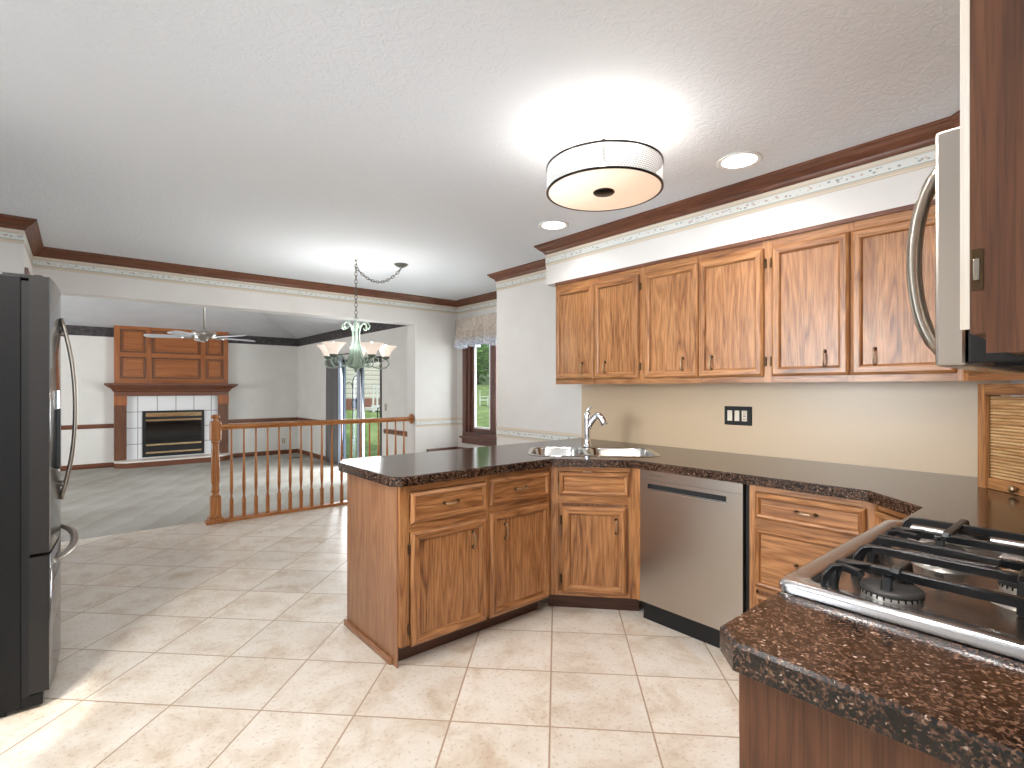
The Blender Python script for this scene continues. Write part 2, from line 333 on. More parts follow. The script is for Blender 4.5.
def valmat():
    m, n, b = nodes('floral_valance_fabric')
    at = N(n, 'ShaderNodeAttribute', attribute_name='gp'); s = N(n, 'ShaderNodeSeparateXYZ'); L(n, at.outputs['Vector'], s.inputs[0])
    no = N(n, 'ShaderNodeTexNoise'); no.inputs['Scale'].default_value = 45; no.inputs['Detail'].default_value = 3; L(n, at.outputs['Vector'], no.inputs['Vector'])
    ra = ramp(n, [(.4, srgb(212, 202, 192)), (.55, srgb(180, 164, 150)), (.62, srgb(214, 206, 198))]); L(n, no.outputs['Fac'], ra.inputs[0])
    rb = ramp(n, [(.4, srgb(226, 228, 234)), (.52, srgb(160, 170, 188)), (.6, srgb(232, 232, 236))]); L(n, no.outputs['Fac'], rb.inputs[0])
    f = ramp(n, [(.10, (1, 1, 1, 1)), (.18, (0, 0, 0, 1))]); L(n, s.outputs[1], f.inputs[0])
    mx = N(n, 'ShaderNodeMixRGB'); L(n, f.outputs[0], mx.inputs[0]); L(n, ra.outputs[0], mx.inputs[1]); L(n, rb.outputs[0], mx.inputs[2])
    L(n, mx.outputs[0], b.inputs['Base Color']); b.inputs['Roughness'].default_value = .85; return m
M['valance'] = valmat()
def noisemat(name, stops, scale, rough=.9, detail=5):
    m, n, b = nodes(name); tc = N(n, 'ShaderNodeTexCoord'); no = N(n, 'ShaderNodeTexNoise'); no.inputs['Scale'].default_value = scale; no.inputs['Detail'].default_value = detail
    L(n, tc.outputs['Object'], no.inputs['Vector']); r = ramp(n, stops); L(n, no.outputs['Fac'], r.inputs[0]); L(n, r.outputs[0], b.inputs['Base Color']); b.inputs['Roughness'].default_value = rough; return m
M['grass'] = noisemat('lawn_grass', [(.3, srgb(98, 122, 66)), (.5, srgb(126, 150, 84)), (.7, srgb(156, 174, 108))], 3)
M['leaf'] = noisemat('foliage', [(.3, srgb(48, 84, 34)), (.5, srgb(92, 138, 58)), (.7, srgb(138, 178, 88))], 5)
def siding():
    m, n, b = nodes('lap_siding'); tc = N(n, 'ShaderNodeTexCoord'); s = N(n, 'ShaderNodeSeparateXYZ'); L(n, tc.outputs['Object'], s.inputs[0])
    md = N(n, 'ShaderNodeMath', operation='MODULO'); md.inputs[1].default_value = .16; L(n, s.outputs[2], md.inputs[0])
    r = ramp(n, [(0, srgb(128, 122, 114)), (.03, srgb(226, 220, 208)), (.16, srgb(236, 230, 218))]); L(n, md.outputs[0], r.inputs[0]); L(n, r.outputs[0], b.inputs['Base Color']); b.inputs['Roughness'].default_value = .7; return m
M['siding'] = siding()

# ------------------------------------------------------------------ mesh helpers
class MB:
    def __init__(s): s.v = []; s.f = []; s.gp = []; s.mi = []; s.sm = []; s.mats = []; s.off = Vector((random.uniform(-9, 9), random.uniform(-9, 9), random.uniform(-9, 9)))
    def midx(s, m):
        if m not in s.mats: s.mats.append(m)
        return s.mats.index(m)
    def newoff(s): s.off = Vector((random.uniform(-9, 9), random.uniform(-9, 9), random.uniform(-9, 9)))
    def gpt(s, p, g):
        p = Vector(p)
        if g == 'x': q = Vector((p.y, p.z, p.x))
        elif g == 'y': q = Vector((p.x, p.z, p.y))
        elif isinstance(g, tuple):      # grain along an arbitrary direction in the xy plane
            d = Vector(g).normalized(); q = Vector((p.dot(Vector((-d.y, d.x, 0))), p.z, p.dot(d)))
        else: q = p
        return q + s.off
    def face(s, pts, mat, grain='z', smooth=False, gps=None):
        i = len(s.v); s.v += [Vector(p) for p in pts]; s.f.append(list(range(i, i+len(pts)))); s.mi.append(s.midx(mat)); s.sm.append(smooth)
        s.gp += ([Vector(g) for g in gps] if gps else [s.gpt(p, grain) for p in pts])
    def mesh(s, verts, faces, mat, grain='z', smooth=False, gps=None):
        i = len(s.v); s.v += [Vector(p) for p in verts]; k = s.midx(mat)
        for f in faces:
            s.f.append([i+j for j in f]); s.mi.append(k); s.sm.append(smooth)
            s.gp += ([Vector(gps[j]) for j in f] if gps else [s.gpt(verts[j], grain) for j in f])
    def box(s, lo, hi, mat, grain='z', bev=0.0, T=None):
        s.newoff()
        lo, hi = [min(a, b) for a, b in zip(lo, hi)], [max(a, b) for a, b in zip(lo, hi)]
        if bev <= 0:
            x0, y0, z0 = lo; x1, y1, z1 = hi
            v = [(x0, y0, z0), (x1, y0, z0), (x1, y1, z0), (x0, y1, z0), (x0, y0, z1), (x1, y0, z1), (x1, y1, z1), (x0, y1, z1)]
            f = [(0, 3, 2, 1), (4, 5, 6, 7), (0, 1, 5, 4), (1, 2, 6, 5), (2, 3, 7, 6), (3, 0, 4, 7)]
        else:
            bm = bmesh.new(); bmesh.ops.create_cube(bm, size=1)
            for w in bm.verts: w.co = Vector([(lo[k]+hi[k])/2+w.co[k]*(hi[k]-lo[k]) for k in range(3)])
            bev = min(bev, min(hi[k]-lo[k] for k in range(3))*.45)
            bmesh.ops.bevel(bm, geom=list(bm.edges), offset=bev, segments=2, profile=.5, affect='EDGES')
            bm.verts.index_update(); v = [tuple(w.co) for w in bm.verts]; f = [[w.index for w in q.verts] for q in bm.faces]; bm.free()
        if T: v = [tuple(T @ Vector(p)) for p in v]
        s.mesh(v, f, mat, grain)
    def rings(s, rs, mat, grain='z', smooth=True, caps=(True, True), close=True, gps=None):
        k = len(rs[0]); v = [p for r in rs for p in r]; f = []
        for a in range(len(rs)-1):
            for j in range(k if close else k-1):
                j2 = (j+1) % k; f.append((a*k+j, a*k+j2, (a+1)*k+j2, (a+1)*k+j))
        s.mesh(v, f, mat, grain, smooth, gps)
        if caps[0]: s.face(list(reversed(rs[0])), mat, grain)
        if caps[1]: s.face(rs[-1], mat, grain)
    def lathe(s, prof, c, mat, axis='z', seg=24, grain='z', smooth=True, caps=(True, True)):
        c = Vector(c); rs = []
        for r, h in prof:
            ring = []
            for j in range(seg):
                a = 2*PI*j/seg; x, y = r*math.cos(a), r*math.sin(a)
                ring.append(c+(Vector((x, y, h)) if axis == 'z' else Vector((x, h, -y)) if axis == 'y' else Vector((h, x, y))))
            rs.append(ring)
        s.rings(rs, mat, grain, smooth, caps)
    def tube(s, pts, r, mat, seg=8, grain='z', closed=False, caps=True, flat=None):
        pts = [Vector(p) for p in pts]; n = len(pts); rs = []; up = None
        for i, p in enumerate(pts):
            if closed: t = pts[(i+1) % n]-pts[i-1]
            else: t = pts[min(i+1, n-1)]-pts[max(i-1, 0)]
            t.normalize()
            if up is None:
                up = Vector((0, 0, 1)) if abs(t.z) < .9 else Vector((1, 0, 0))
            a = (up-t*up.dot(t)).normalized(); b = t.cross(a); up = a
            rr = r[i] if isinstance(r, (list, tuple)) else r
            fa = flat if flat else 1
            rs.append([p+a*(rr*math.cos(2*PI*j/seg))+b*(rr*fa*math.sin(2*PI*j/seg)) for j in range(seg)])
        if closed: rs.append(rs[0])
        s.rings(rs, mat, grain, True, (caps and not closed, caps and not closed))
    def prism(s, poly, z0, z1, mat, grain='z', holes=()):
        """poly: 2-D outline; top, bottom and sides; holes are 2-D outlines"""
        s.newoff()
        loops = [poly]+list(holes); flat = [p for l in loops for p in l]
        tris = tessellate_polygon([[Vector((p[0], p[1], 0)) for p in l] for l in loops])
        for t in tris:
            a, b, c = [flat[i] for i in t]
            if (b[0]-a[0])*(c[1]-a[1])-(b[1]-a[1])*(c[0]-a[0]) < 0: a, c = c, a
            s.face([(a[0], a[1], z1), (b[0], b[1], z1), (c[0], c[1], z1)], mat, grain)
            s.face([(c[0], c[1], z0), (b[0], b[1], z0), (a[0], a[1], z0)], mat, grain)
        for l in loops:
            for i in range(len(l)):
                a, b = l[i], l[(i+1) % len(l)]
                s.face([(a[0], a[1], z0), (b[0], b[1], z0), (b[0], b[1], z1), (a[0], a[1], z1)], mat, grain)
    def sweep(s, path, prof, mat, closed=False, uv=False):
        """path: plan points, room on the right-hand side; prof: (offset into room, z)"""
        n = len(path); P2 = [Vector(p) for p in path]; miters = []
        for i in range(n):
            d0 = (P2[i]-P2[i-1]).normalized() if (i > 0 or closed) else None
            d1 = (P2[(i+1) % n]-P2[i]).normalized() if (i < n-1 or closed) else None
            if d0 is None: d0 = d1
            if d1 is None: d1 = d0
            n0 = Vector((d0.y, -d0.x)); n1 = Vector((d1.y, -d1.x)); m = (n0+n1)
            m = m/(1+n0.dot(n1)); miters.append(m)
        zs = [q[1] for q in prof]; zmin, zmax = min(zs), max(zs); dist = 0
        for i in range(n-1 if not closed else n):
            a, b = P2[i], P2[(i+1) % n]; ma, mb = miters[i], miters[(i+1) % n]; d = (b-a).normalized(); ln = (b-a).length
            s.newoff()
            k = len(prof)
            for j in range(k):
                o0, z0 = prof[j]; o1, z1 = prof[(j+1) % k]
                q = [(*(a+ma*o0), z0), (*(b+mb*o0), z0), (*(b+mb*o1), z1), (*(a+ma*o1), z1)]
                if uv: g = [(dist, (z0-zmin)/(zmax-zmin), 0), (dist+ln, (z0-zmin)/(zmax-zmin), 0), (dist+ln, (z1-zmin)/(zmax-zmin), 0), (dist, (z1-zmin)/(zmax-zmin), 0)]; s.face(q, mat, gps=g)
                else: s.face(q, mat, (d.x, d.y, 0))
            dist += ln
        if not closed:
            for i in (0, n-1):
                s.face([(*(P2[i]+miters[i]*o), z) for o, z in prof], mat)
    def build(s, name, parent=None, sub=0, weld=False):
        me = bpy.data.meshes.new(name); me.from_pydata([tuple(p) for p in s.v], [], s.f)
        for m in s.mats: me.materials.append(M[m] if isinstance(m, str) else m)
        me.polygons.foreach_set('material_index', s.mi); me.polygons.foreach_set('use_smooth', s.sm)
        at = me.attributes.new('gp', 'FLOAT_VECTOR', 'CORNER'); at.data.foreach_set('vector', [c for g in s.gp for c in g])
        bm = bmesh.new(); bm.from_mesh(me)
        bmesh.ops.remove_doubles(bm, verts=bm.verts, dist=1e-5)
        bmesh.ops.recalc_face_normals(bm, faces=bm.faces); bm.to_mesh(me); bm.free()
        o = bpy.data.objects.new(name, me); COL.objects.link(o)
        if parent is not None: o.parent = parent
        return o
def tag(o, label, cat, group=None):
    o['label'] = label; o['category'] = cat
    if group: o['group'] = group
    return o
def struct(name, mb, label=None):
    o = mb.build(name); o['kind'] = 'structure'
    if label: o['label'] = label
    return o
def thing(name, label, cat, loc=(0, 0, 0), rz=0, group=None):
    o = bpy.data.objects.new(name, None); COL.objects.link(o); o.location = loc; o.rotation_euler = (0, 0, rz)
    o.empty_display_size = .05
    return tag(o, label, cat, group)
def copy_tree(o, parent=None):
    c = o.copy(); COL.objects.link(c); c.parent = parent
    for ch in list(o.children): copy_tree(ch, c)
    return c
def lathe_one(name, prof, c, mat, parent, **k):
    b = MB(); b.lathe(prof, c, mat, **k); return b.build(name, parent)

# ------------------------------------------------------------------ layout constants
CZ = 2.44          # kitchen ceiling
XW = 3.18          # sink wall
YB = 5.62          # wall with the opening to the family room
XN = 3.79          # nook outer wall
YJ = 4.02          # end of sink wall
FZ = -.20          # family room floor
XF = 3.95; YF = 12.5; XL = -4.2
HC = .90; TC = .045
FACE_X = 2.45      # base cabinet face, sink run
FACE_Y = 2.17      # base cabinet face, peninsula
UP_X = 2.84        # upper cabinet face

# ------------------------------------------------------------------ room shell
b = MB(); b.prism([(-1.05, -3.1), (3.3, -3.1), (3.3, 4.0), (4.0, 4.0), (4.0, 5.83), (-1.3, 5.83), (-1.3, 4.6), (-1.05, 4.6)], -.12, 0, 'tile'); struct('floor', b)
b = MB(); b.box((XL, 5.83, FZ-.1), (XF, YF, FZ), 'carpet'); struct('floor_family', b, 'grey carpeted family room floor')
b = MB(); b.prism([(-1.2, -3.1), (3.4, -3.1), (3.4, 4.0), (4.1, 4.0), (4.1, YB+.1), (-1.4, YB+.1), (-1.4, 4.6), (-1.2, 4.6)], CZ, CZ+.1, 'ceiling'); struct('ceiling', b)
b = MB(); b.prism([(XW, -.31), (XW+.12, -.31), (XW+.12, YJ-.12), (XN, YJ-.12), (XN, YJ), (XW, YJ)], 0, CZ, 'wall'); struct('wall_right', b)
b = MB(); b.box((.50, -.31, 0), (XW, -.19, CZ), 'wall'); struct('wall_range', b)
b = MB(); b.box((-1.12, -3.1, 0), (-1.0, 1.35, CZ), 'wall'); b.box((-1.12, 2.65, 0), (-1.0, 4.75, CZ), 'wall'); b.box((-1.12, 1.35, 0), (-1.0, 2.65, .9), 'wall'); b.box((-1.12, 1.35, 2.25), (-1.0, 2.65, CZ), 'wall'); struct('wall_left', b)
b = MB(); b.box((-1.4, 4.75, 0), (-.28, 4.87, CZ), 'wall'); b.box((-.40, 4.87, 0), (-.28, YB, CZ), 'wall'); struct('wall_pantry', b)
b = MB()
b.box((-1.12, -3.22, 0), (3.3, -3.1, .75), 'wall'); b.box((-1.12, -3.22, 2.25), (3.3, -3.1, CZ), 'wall'); b.box((.6, -3.22, .75), (3.3, -3.1, 2.25), 'wall')
b.box((3.18, -3.1, 0), (3.3, -.31, CZ), 'wall'); struct('wall_rear', b)
# wall with the wide opening
b = MB(); b.box((-.40, YB, 0), (-.13, YB+.2, 3.4), 'wall'); b.box((-.13, YB, 2.10), (3.17, YB+.2, 3.4), 'wall'); b.box((3.17, YB, 0), (XN+.1, YB+.2, 3.4), 'wall')
b.box((XL, YB, FZ), (-.40, YB+.2, 3.4), 'wall_family'); b.box((-.40, YB+.02, FZ), (3.17, YB+.2, -.12), 'wall_family'); struct('wall_back', b)
# nook outer wall with window hole
WY0, WY1, WZ0, WZ1 = 4.40, 5.405, .70, 2.02
b = MB(); b.box((XN, YJ-.1, 0), (XN+.12, WY0, CZ), 'wall'); b.box((XN, WY1, 0), (XN+.12, YB, CZ), 'wall')
b.box((XN, WY0, 0), (XN+.12, WY1, WZ0), 'wall'); b.box((XN, WY0, WZ1), (XN+.12, WY1, CZ), 'wall'); struct('wall_nook', b)
# family room walls
DY0, DY1, DZ1 = 8.14, 10.04, 1.86
b = MB(); b.box((XF, YB+.2, FZ), (XF+.15, DY0, 2.47), 'wall_family'); b.box((XF, DY1, FZ), (XF+.15, YF, 2.47), 'wall_family'); b.box((XF, DY0, DZ1), (XF+.15, DY1, 2.47), 'wall_family'); struct('wall_family_right', b)
b = MB(); b.box((XL, YF, FZ), (XF+.15, YF+.15, 2.47), 'wall_family'); struct('wall_far', b)
b = MB(); b.box((XL-.15, YB, FZ), (XL, 7.9, 2.47), 'wall_family'); b.box((XL-.15, 10.1, FZ), (XL, YF+.15, 2.47), 'wall_family'); b.box((XL-.15, 7.9, FZ), (XL, 10.1, .4), 'wall_family'); b.box((XL-.15, 7.9, 2.0), (XL, 10.1, 2.47), 'wall_family'); struct('wall_family_left', b)
# family room vaulted ceiling
b = MB(); rz = 3.35; s = .35; d = (rz-2.47)/s
x0, x1, y1 = XL, XF, YF; y0 = YB+.1
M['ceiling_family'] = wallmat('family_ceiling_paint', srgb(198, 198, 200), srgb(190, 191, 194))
def cface(p): b.face(p, 'ceiling_family'); b.face([(q[0], q[1], q[2]+.08) for q in p], 'ceiling_family')
cface([(x0, y1, 2.47), (x1, y1, 2.47), (x1-d, y1-d, rz), (x0+d, y1-d, rz)])
cface([(x1, y1, 2.47), (x1, y0, 2.47), (x1-d, y0, rz), (x1-d, y1-d, rz)])
cface([(x0, y0, 2.47), (x0, y1, 2.47), (x0+d, y1-d, rz), (x0+d, y0, rz)])
cface([(x0+d, y0, rz), (x0+d, y1-d, rz), (x1-d, y1-d, rz), (x1-d, y0, rz)])
struct('ceiling_family', b, 'vaulted white ceiling of the family room')
# soffit above the upper cabinets
SOF = [(XW, 2.96), (2.84, 2.96), (2.84, .44), (2.54, .14), (.80, .14), (.80, -.19), (XW, -.19)]
b = MB(); b.prism(SOF, 2.127, CZ, 'wall'); struct('soffit', b)
# crown moulding and paper borders
path = [(-1.4, 4.75), (-.28, 4.75), (-.28, YB), (XN, YB), (XN, YJ), (XW, YJ), (XW, 2.96), (2.84, 2.96), (2.84, .44), (2.54, .14), (.80, .14), (.80, -.19)]
prof = [(0, CZ), (.068, CZ), (.068, CZ-.011), (.058, CZ-.016), (.048, CZ-.030), (.032, CZ-.043), (.018, CZ-.052), (.014, CZ-.062), (.008, CZ-.071), (0, CZ-.073)]
b = MB(); b.sweep(path, prof, 'crown'); struct('trim_1', b, 'dark brown crown moulding round the kitchen ceiling')
b = MB(); b.sweep(path, [(0, CZ-.165), (.003, CZ-.165), (.003, CZ-.075), (0, CZ-.075)], 'border', uv=True); struct('trim_2', b, 'striped paper border below the crown moulding')
b = MB(); b.sweep([(3.175, YB), (XN, YB), (XN, 5.478)], [(0, .83), (.003, .83), (.003, .93), (0, .93)], 'border', uv=True)
b.sweep([(XN, YJ), (XW, YJ), (XW, 2.885)], [(0, .83), (.003, .83), (.003, .93), (0, .93)], 'border', uv=True); struct('trim_3', b, 'striped chair rail border in the breakfast nook')
# family room border, chair rails, baseboards
b = MB(); b.sweep([(XL, YB+.2), (XL, YF), (XF, YF), (XF, YB+.2)], [(0, 2.29), (.004, 2.29), (.004, 2.47), (0, 2.47)], 'dark_border'); struct('trim_4', b, 'dark paper border at the top of the family room walls')
def railpath(name, pts, z0, z1, lab, t=.02):
    b = MB(); b.sweep(pts, [(0, z0), (t*.6, z0), (t, z0+(z1-z0)*.3), (t, z1-.012), (t*.5, z1), (0, z1)], 'crown'); struct(name, b, lab)
railpath('trim_5', [(XL, YB+.2), (XL, YF), (.518, YF)], .55, .63, 'brown chair rail left of the fireplace')
railpath('trim_6', [(2.462, YF), (XF, YF), (XF, DY1+.75)], .55, .63, 'brown chair rail right of the fireplace')
railpath('trim_7', [(XF, DY0-.1), (XF, YB+.2)], .55, .63, 'brown chair rail beside the patio door')
railpath('baseboard_left', [(XL, YB+.2), (XL, YF), (.518, YF)], FZ, FZ+.09, 'brown baseboard left of the fireplace')
railpath('baseboard_far', [(2.462, YF), (XF, YF), (XF, DY1+.08)], FZ, FZ+.09, 'brown baseboard right of the fireplace')
railpath('baseboard_right', [(XF, DY0-.1), (XF, YB+.2)], FZ, FZ+.09, 'brown baseboard beside the patio door')
railpath('baseboard_nook', [(3.175, YB), (XN, YB), (XN, YJ), (XW, YJ), (XW, 2.9)], 0, .09, 'brown baseboard in the breakfast nook')
# tan backsplash sheet
b = MB(); b.box((XW-.006, .33, HC), (XW, 2.885, 1.345), 'backsplash'); struct('trim_8', b, 'glossy tan backsplash sheet between counter and upper cabinets')

# nook window
b = MB()
def frame(b, x0, x1, y0, y1, z0, z1, w, mat, bev=.004):
    b.box((x0, y0, z0), (x1, y0+w, z1), mat, 'z', bev); b.box((x0, y1-w, z0), (x1, y1, z1), mat, 'z', bev)
    b.box((x0, y0+w, z0), (x1, y1-w, z0+w), mat, 'y', bev); b.box((x0, y0+w, z1-w), (x1, y1-w, z1), mat, 'y', bev)
w1 = bpy.data.objects.new('window_1', None); COL.objects.link(w1); w1['kind'] = 'structure'; w1['label'] = 'brown casement window in the breakfast nook'
w1.location = (XN, 5.0, 0)
def at_w(mb, name, par): 
    o = mb.build(name, par); o.matrix_parent_inverse = Matrix.Translation(-Vector(par.location)); return o
frame(b, XN-.022, XN+.0, WY0-.07, WY1+.07, WZ0-.02, WZ1+.07, .075, 'brown_trim'); frame(b, XN, XN+.10, WY0, WY1, WZ0, WZ1, .05, 'brown_trim')
at_w(b, 'window_frame', w1)
b = MB(); b.box((XN-.06, WY0-.10, WZ0-.025), (XN, WY1+.09, WZ0+.0), 'brown_trim', 'y', .006); b.box((XN-.03, WY0-.08, WZ0-.09), (XN, WY1+.075, WZ0-.025), 'brown_trim', 'y', .006); at_w(b, 'window_sill', w1)
b = MB(); frame(b, XN+.03, XN+.07, WY0+.05, 4.905, WZ0+.05, WZ1-.05, .055, 'brown_trim'); frame(b, XN+.03, XN+.07, 4.905, WY1-.05, WZ0+.05, WZ1-.05, .055, 'brown_trim')
frame(b, XN+.035, XN+.06, 4.96, WY1-.105, WZ0+.105, WZ1-.105, .022, 'white_plastic', 0); at_w(b, 'sash', w1)
b = MB(); b.box((XN+.048, WY0+.1, WZ0+.1), (XN+.052, 4.86, WZ1-.1), 'glass'); b.box((XN+.048, 4.955, WZ0+.1), (XN+.052, WY1-.1, WZ1-.1), 'glass'); at_w(b, 'window_pane', w1)
b = MB(); b.tube([(XN+.0, 5.10, WZ0+.045), (XN-.03, 5.12, WZ0+.055), (XN-.035, 5.17, WZ0+.04), (XN-.01, 5.20, WZ0+.035)], .009, 'pewter'); b.lathe([(.02, 0), (.018, .02)], (XN, 5.10, WZ0+.045), 'pewter', 'x', 12); at_w(b, 'crank', w1)

# out-of-view window frames; rear and left ones are added to admit fill daylight
for nm, lo, hi, ax in (('added_window_2', (-1.0, -3.2, .75), (.6, -3.12, 2.25), 'x'), ('added_window_3', (-1.11, 1.35, .9), (-1.03, 2.65, 2.25), 'y'), ('window_4', (XL-.14, 7.9, .4), (XL-.06, 10.1, 2.0), 'y')):
    b = MB(); (x0, y0, z0), (x1, y1, z1) = lo, hi; w = .05
    b.box((x0, y0, z0), (x1, y1, z0+w), 'white_paint'); b.box((x0, y0, z1-w), (x1, y1, z1), 'white_paint')
    if ax == 'x':
        for q in (x0, (x0+x1)/2-w/2, x1-w): b.box((q, y0, z0), (q+w, y1, z1), 'white_paint')
    else:
        for q in (y0, (y0+y1)/2-w/2, y1-w): b.box((x0, q, z0), (x1, q+w, z1), 'white_paint')
    struct(nm, b)

# patio door
d1 = bpy.data.objects.new('door_1', None); COL.objects.link(d1); d1['kind'] = 'structure'; d1['label'] = 'sliding glass patio door'; d1.location = (XF, 8.95, FZ)
b = MB(); frame(b, XF-.01, XF+.12, DY0, DY1, FZ, DZ1, .045, 'dark_frame'); at_w(b, 'door_frame', d1)
b = MB(); ym = (DY0+DY1)/2
frame(b, XF+.06, XF+.10, ym-.03, DY1-.045, FZ+.045, DZ1-.045, .06, 'blue_frame'); at_w(b, 'fixed_panel', d1)
b = MB(); frame(b, XF+.01, XF+.05, DY0+.045, ym+.04, FZ+.045, DZ1-.045, .06, 'dark_frame')
b.box((XF+.005, ym+.0, FZ+.05), (XF+.05, ym+.085, DZ1-.05), 'blue_frame'); at_w(b, 'sliding_panel', d1)
b = MB(); b.box((XF+.078, ym+.03, FZ+.1), (XF+.082, DY1-.1, DZ1-.1), 'glass'); b.box((XF+.028, DY0+.1, FZ+.1), (XF+.032, ym-.02, DZ1-.1), 'glass'); at_w(b, 'door_pane', d1)
b = MB(); b.tube([(XF, DY0+.075, .78), (XF-.04, DY0+.075, .80), (XF-.045, DY0+.075, .88), (XF-.04, DY0+.075, .96), (XF, DY0+.075, .98)], .009, 'black'); at_w(b, 'door_handle', d1)
# pantry door behind the refrigerator
d2 = bpy.data.objects.new('door_2', None); COL.objects.link(d2); d2['kind'] = 'structure'; d2.location = (-.28, 5.2, 0)
b = MB(); frame(b, -.28, -.262, 4.80, 5.56, -.0, 2.13, .065, 'brown_trim'); at_w(b, 'door_casing', d2)
b = MB(); b.box((-.275, 4.865, .01), (-.268, 5.495, 2.06), 'brown_trim', 'z', .002); at_w(b, 'door_panel', d2)

# ------------------------------------------------------------------ cabinet helpers (local frame: x along face, y inward, z up)
def ring_panel(b, x0, x1, z0, z1, yf, th, fw=.048, mat='oak', pmat='oak', pg='z'):
    rs = [(0, yf+th), (0, yf+.011), (.003, yf+.007), (.013, yf), (fw-.013, yf), (fw-.006, yf+.003), (fw-.002, yf+.012), (fw, yf+.014)]
    offs = {}
    for side in range(4):
        b.newoff(); offs[side] = b.off.copy()
    for a in range(len(rs)-1):
        (i0, y0), (i1, y1) = rs[a], rs[a+1]
        c0 = [(x0+i0, y0, z0+i0), (x1-i0, y0, z0+i0), (x1-i0, y0, z1-i0), (x0+i0, y0, z1-i0)]
        c1 = [(x0+i1, y1, z0+i1), (x1-i1, y1, z0+i1), (x1-i1, y1, z1-i1), (x0+i1, y1, z1-i1)]
        for side in range(4):
            b.off = offs[side]; j = (side+1) % 4
            b.face([c0[side], c0[j], c1[j], c1[side]], mat, 'x' if side % 2 == 0 else 'z')
    i, y = rs[-1]; y -= .001; b.newoff()
    # vertical boards in the panel
    if pg == 'z':
        n = max(2, round((x1-x0-2*i)/.085)); w = (x1-x0-2*i)/n
        for k in range(n):
            b.newoff(); xa, xb = x0+i+k*w, x0+i+(k+1)*w
            b.face([(xa, y, z0+i), (xb, y, z0+i), (xb, y, z1-i), (xa, y, z1-i)], pmat, 'z')
    else: b.face([(x0+i, y, z0+i), (x1-i, y, z0+i), (x1-i, y, z1-i), (x0+i, y, z1-i)], pmat, 'x')
    b.face([(x0, yf+th, z0), (x1, yf+th, z0), (x1, yf+th, z1), (x0, yf+th, z1)], mat)
def pull(cx, cz, yf, vert, parent):
    """antique bail pull with two rosettes and a beaded grip"""
    b = MB(); ln = .038
    def P(s, o): return (cx, yf-o, cz+s) if vert else (cx+s, yf-o, cz)
    for e in (-1, 1):
        c = P(e*ln, 0); b.lathe([(.009, 0), (.0085, -.003), (.004, -.005), (.0035, -.012)], c, 'bronze', 'y', 10)
        c = P(e*(ln+.008), .002); b.lathe([(.004, 0), (.003, -.003)], c, 'bronze', 'y', 8)
    pts, rr = [], []
    for k in range(17):
        t = -1+2*k/16; pts.append(P(t*ln, .010+.013*(1-t*t)**.5 if abs(t) < 1 else .010)); rr.append(.0038+(.0022 if abs(t) < .6 and k % 2 == 0 else 0))
    b.tube(pts, rr, 'bronze_light', 8)
    return b.build('handle', parent)
def hinge(x, z, yf, parent):
    b = MB(); b.box((x-.006, yf-.004, z-.022), (x+.006, yf+.012, z+.022), 'bronze', 'z', .002); b.lathe([(.0035, -.026), (.0045, -.022), (.0045, .022), (.0035, .026)], (x, yf-.005, z), 'bronze', 'z', 8)
    return b.build('hinge', parent)
DT = .023
def door(parent, x0, x1, z0, z1, hx, hz, hing, yf=0):
    b = MB(); ring_panel(b, x0, x1, z0, z1, yf-DT, DT-.001); o = b.build('door', parent)
    pull(hx, hz, yf-DT+.011, True, o)
    if hing is not None:
        for z in (z0+.08, z1-.08): hinge(hing, z, yf-.002, o)
    return o
def drawer(parent, x0, x1, z0, z1, handle=True, yf=0, nm='drawer'):
    b = MB(); ring_panel(b, x0, x1, z0, z1, yf-DT, DT-.001, fw=.028, pg='x'); o = b.build(nm, parent)
    if handle: pull((x0+x1)/2, (z0+z1)/2, yf-DT+.011, False, o)
    return o
def face_frame(b, x0, x1, z0, z1, stiles, rails, th=.02):
    """stiles: (xa, xb); rails: (za, zb) across the full width"""
    for a, c in stiles: b.box((a, 0, z0), (c, th, z1), 'oak', 'z')
    xs = sorted(stiles)
    for (a, c), (a2, c2) in zip(xs, xs[1:]):
        for za, zb in rails: b.box((c, .0005, za), (a2, th, zb), 'oak', 'x')

# ---- peninsula base cabinet
PX = 1.145
t = thing('base_cabinet', 'oak peninsula base cabinet with two drawers over two doors and exposed side panel', 'cabinet', (PX, FACE_Y, 0))
b = MB(); b.box((.0, .02, .10), (.975, .60, HC-TC), 'oak_panel'); b.build('carcass', t)
b = MB(); face_frame(b, 0, .975, .10, HC-TC, [(0, .045), (.493, .520), (.948, .975)], [(.10, .13), (.63, .69), (.822, HC-TC)]); b.build('face_frame', t)
b = MB(); b.box((-.006, .022, .0), (0.0, .605, HC-TC), 'oak_panel', 'z'); b.build('side_panel', t)
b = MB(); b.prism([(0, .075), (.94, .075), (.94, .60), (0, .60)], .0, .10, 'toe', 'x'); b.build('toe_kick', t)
b = MB(); b.box((-.022, .065, 0), (-.006, .615, .032), 'oak_panel', 'y', .006); b.build('shoe_moulding', t)
door(t, .050, .4955, .095, .632, .405, .535, .044); door(t, .517, .950, .095, .650, .620, .540, None)
drawer(t, .050, .4955, .672, .818); drawer(t, .517, .950, .690, .826)

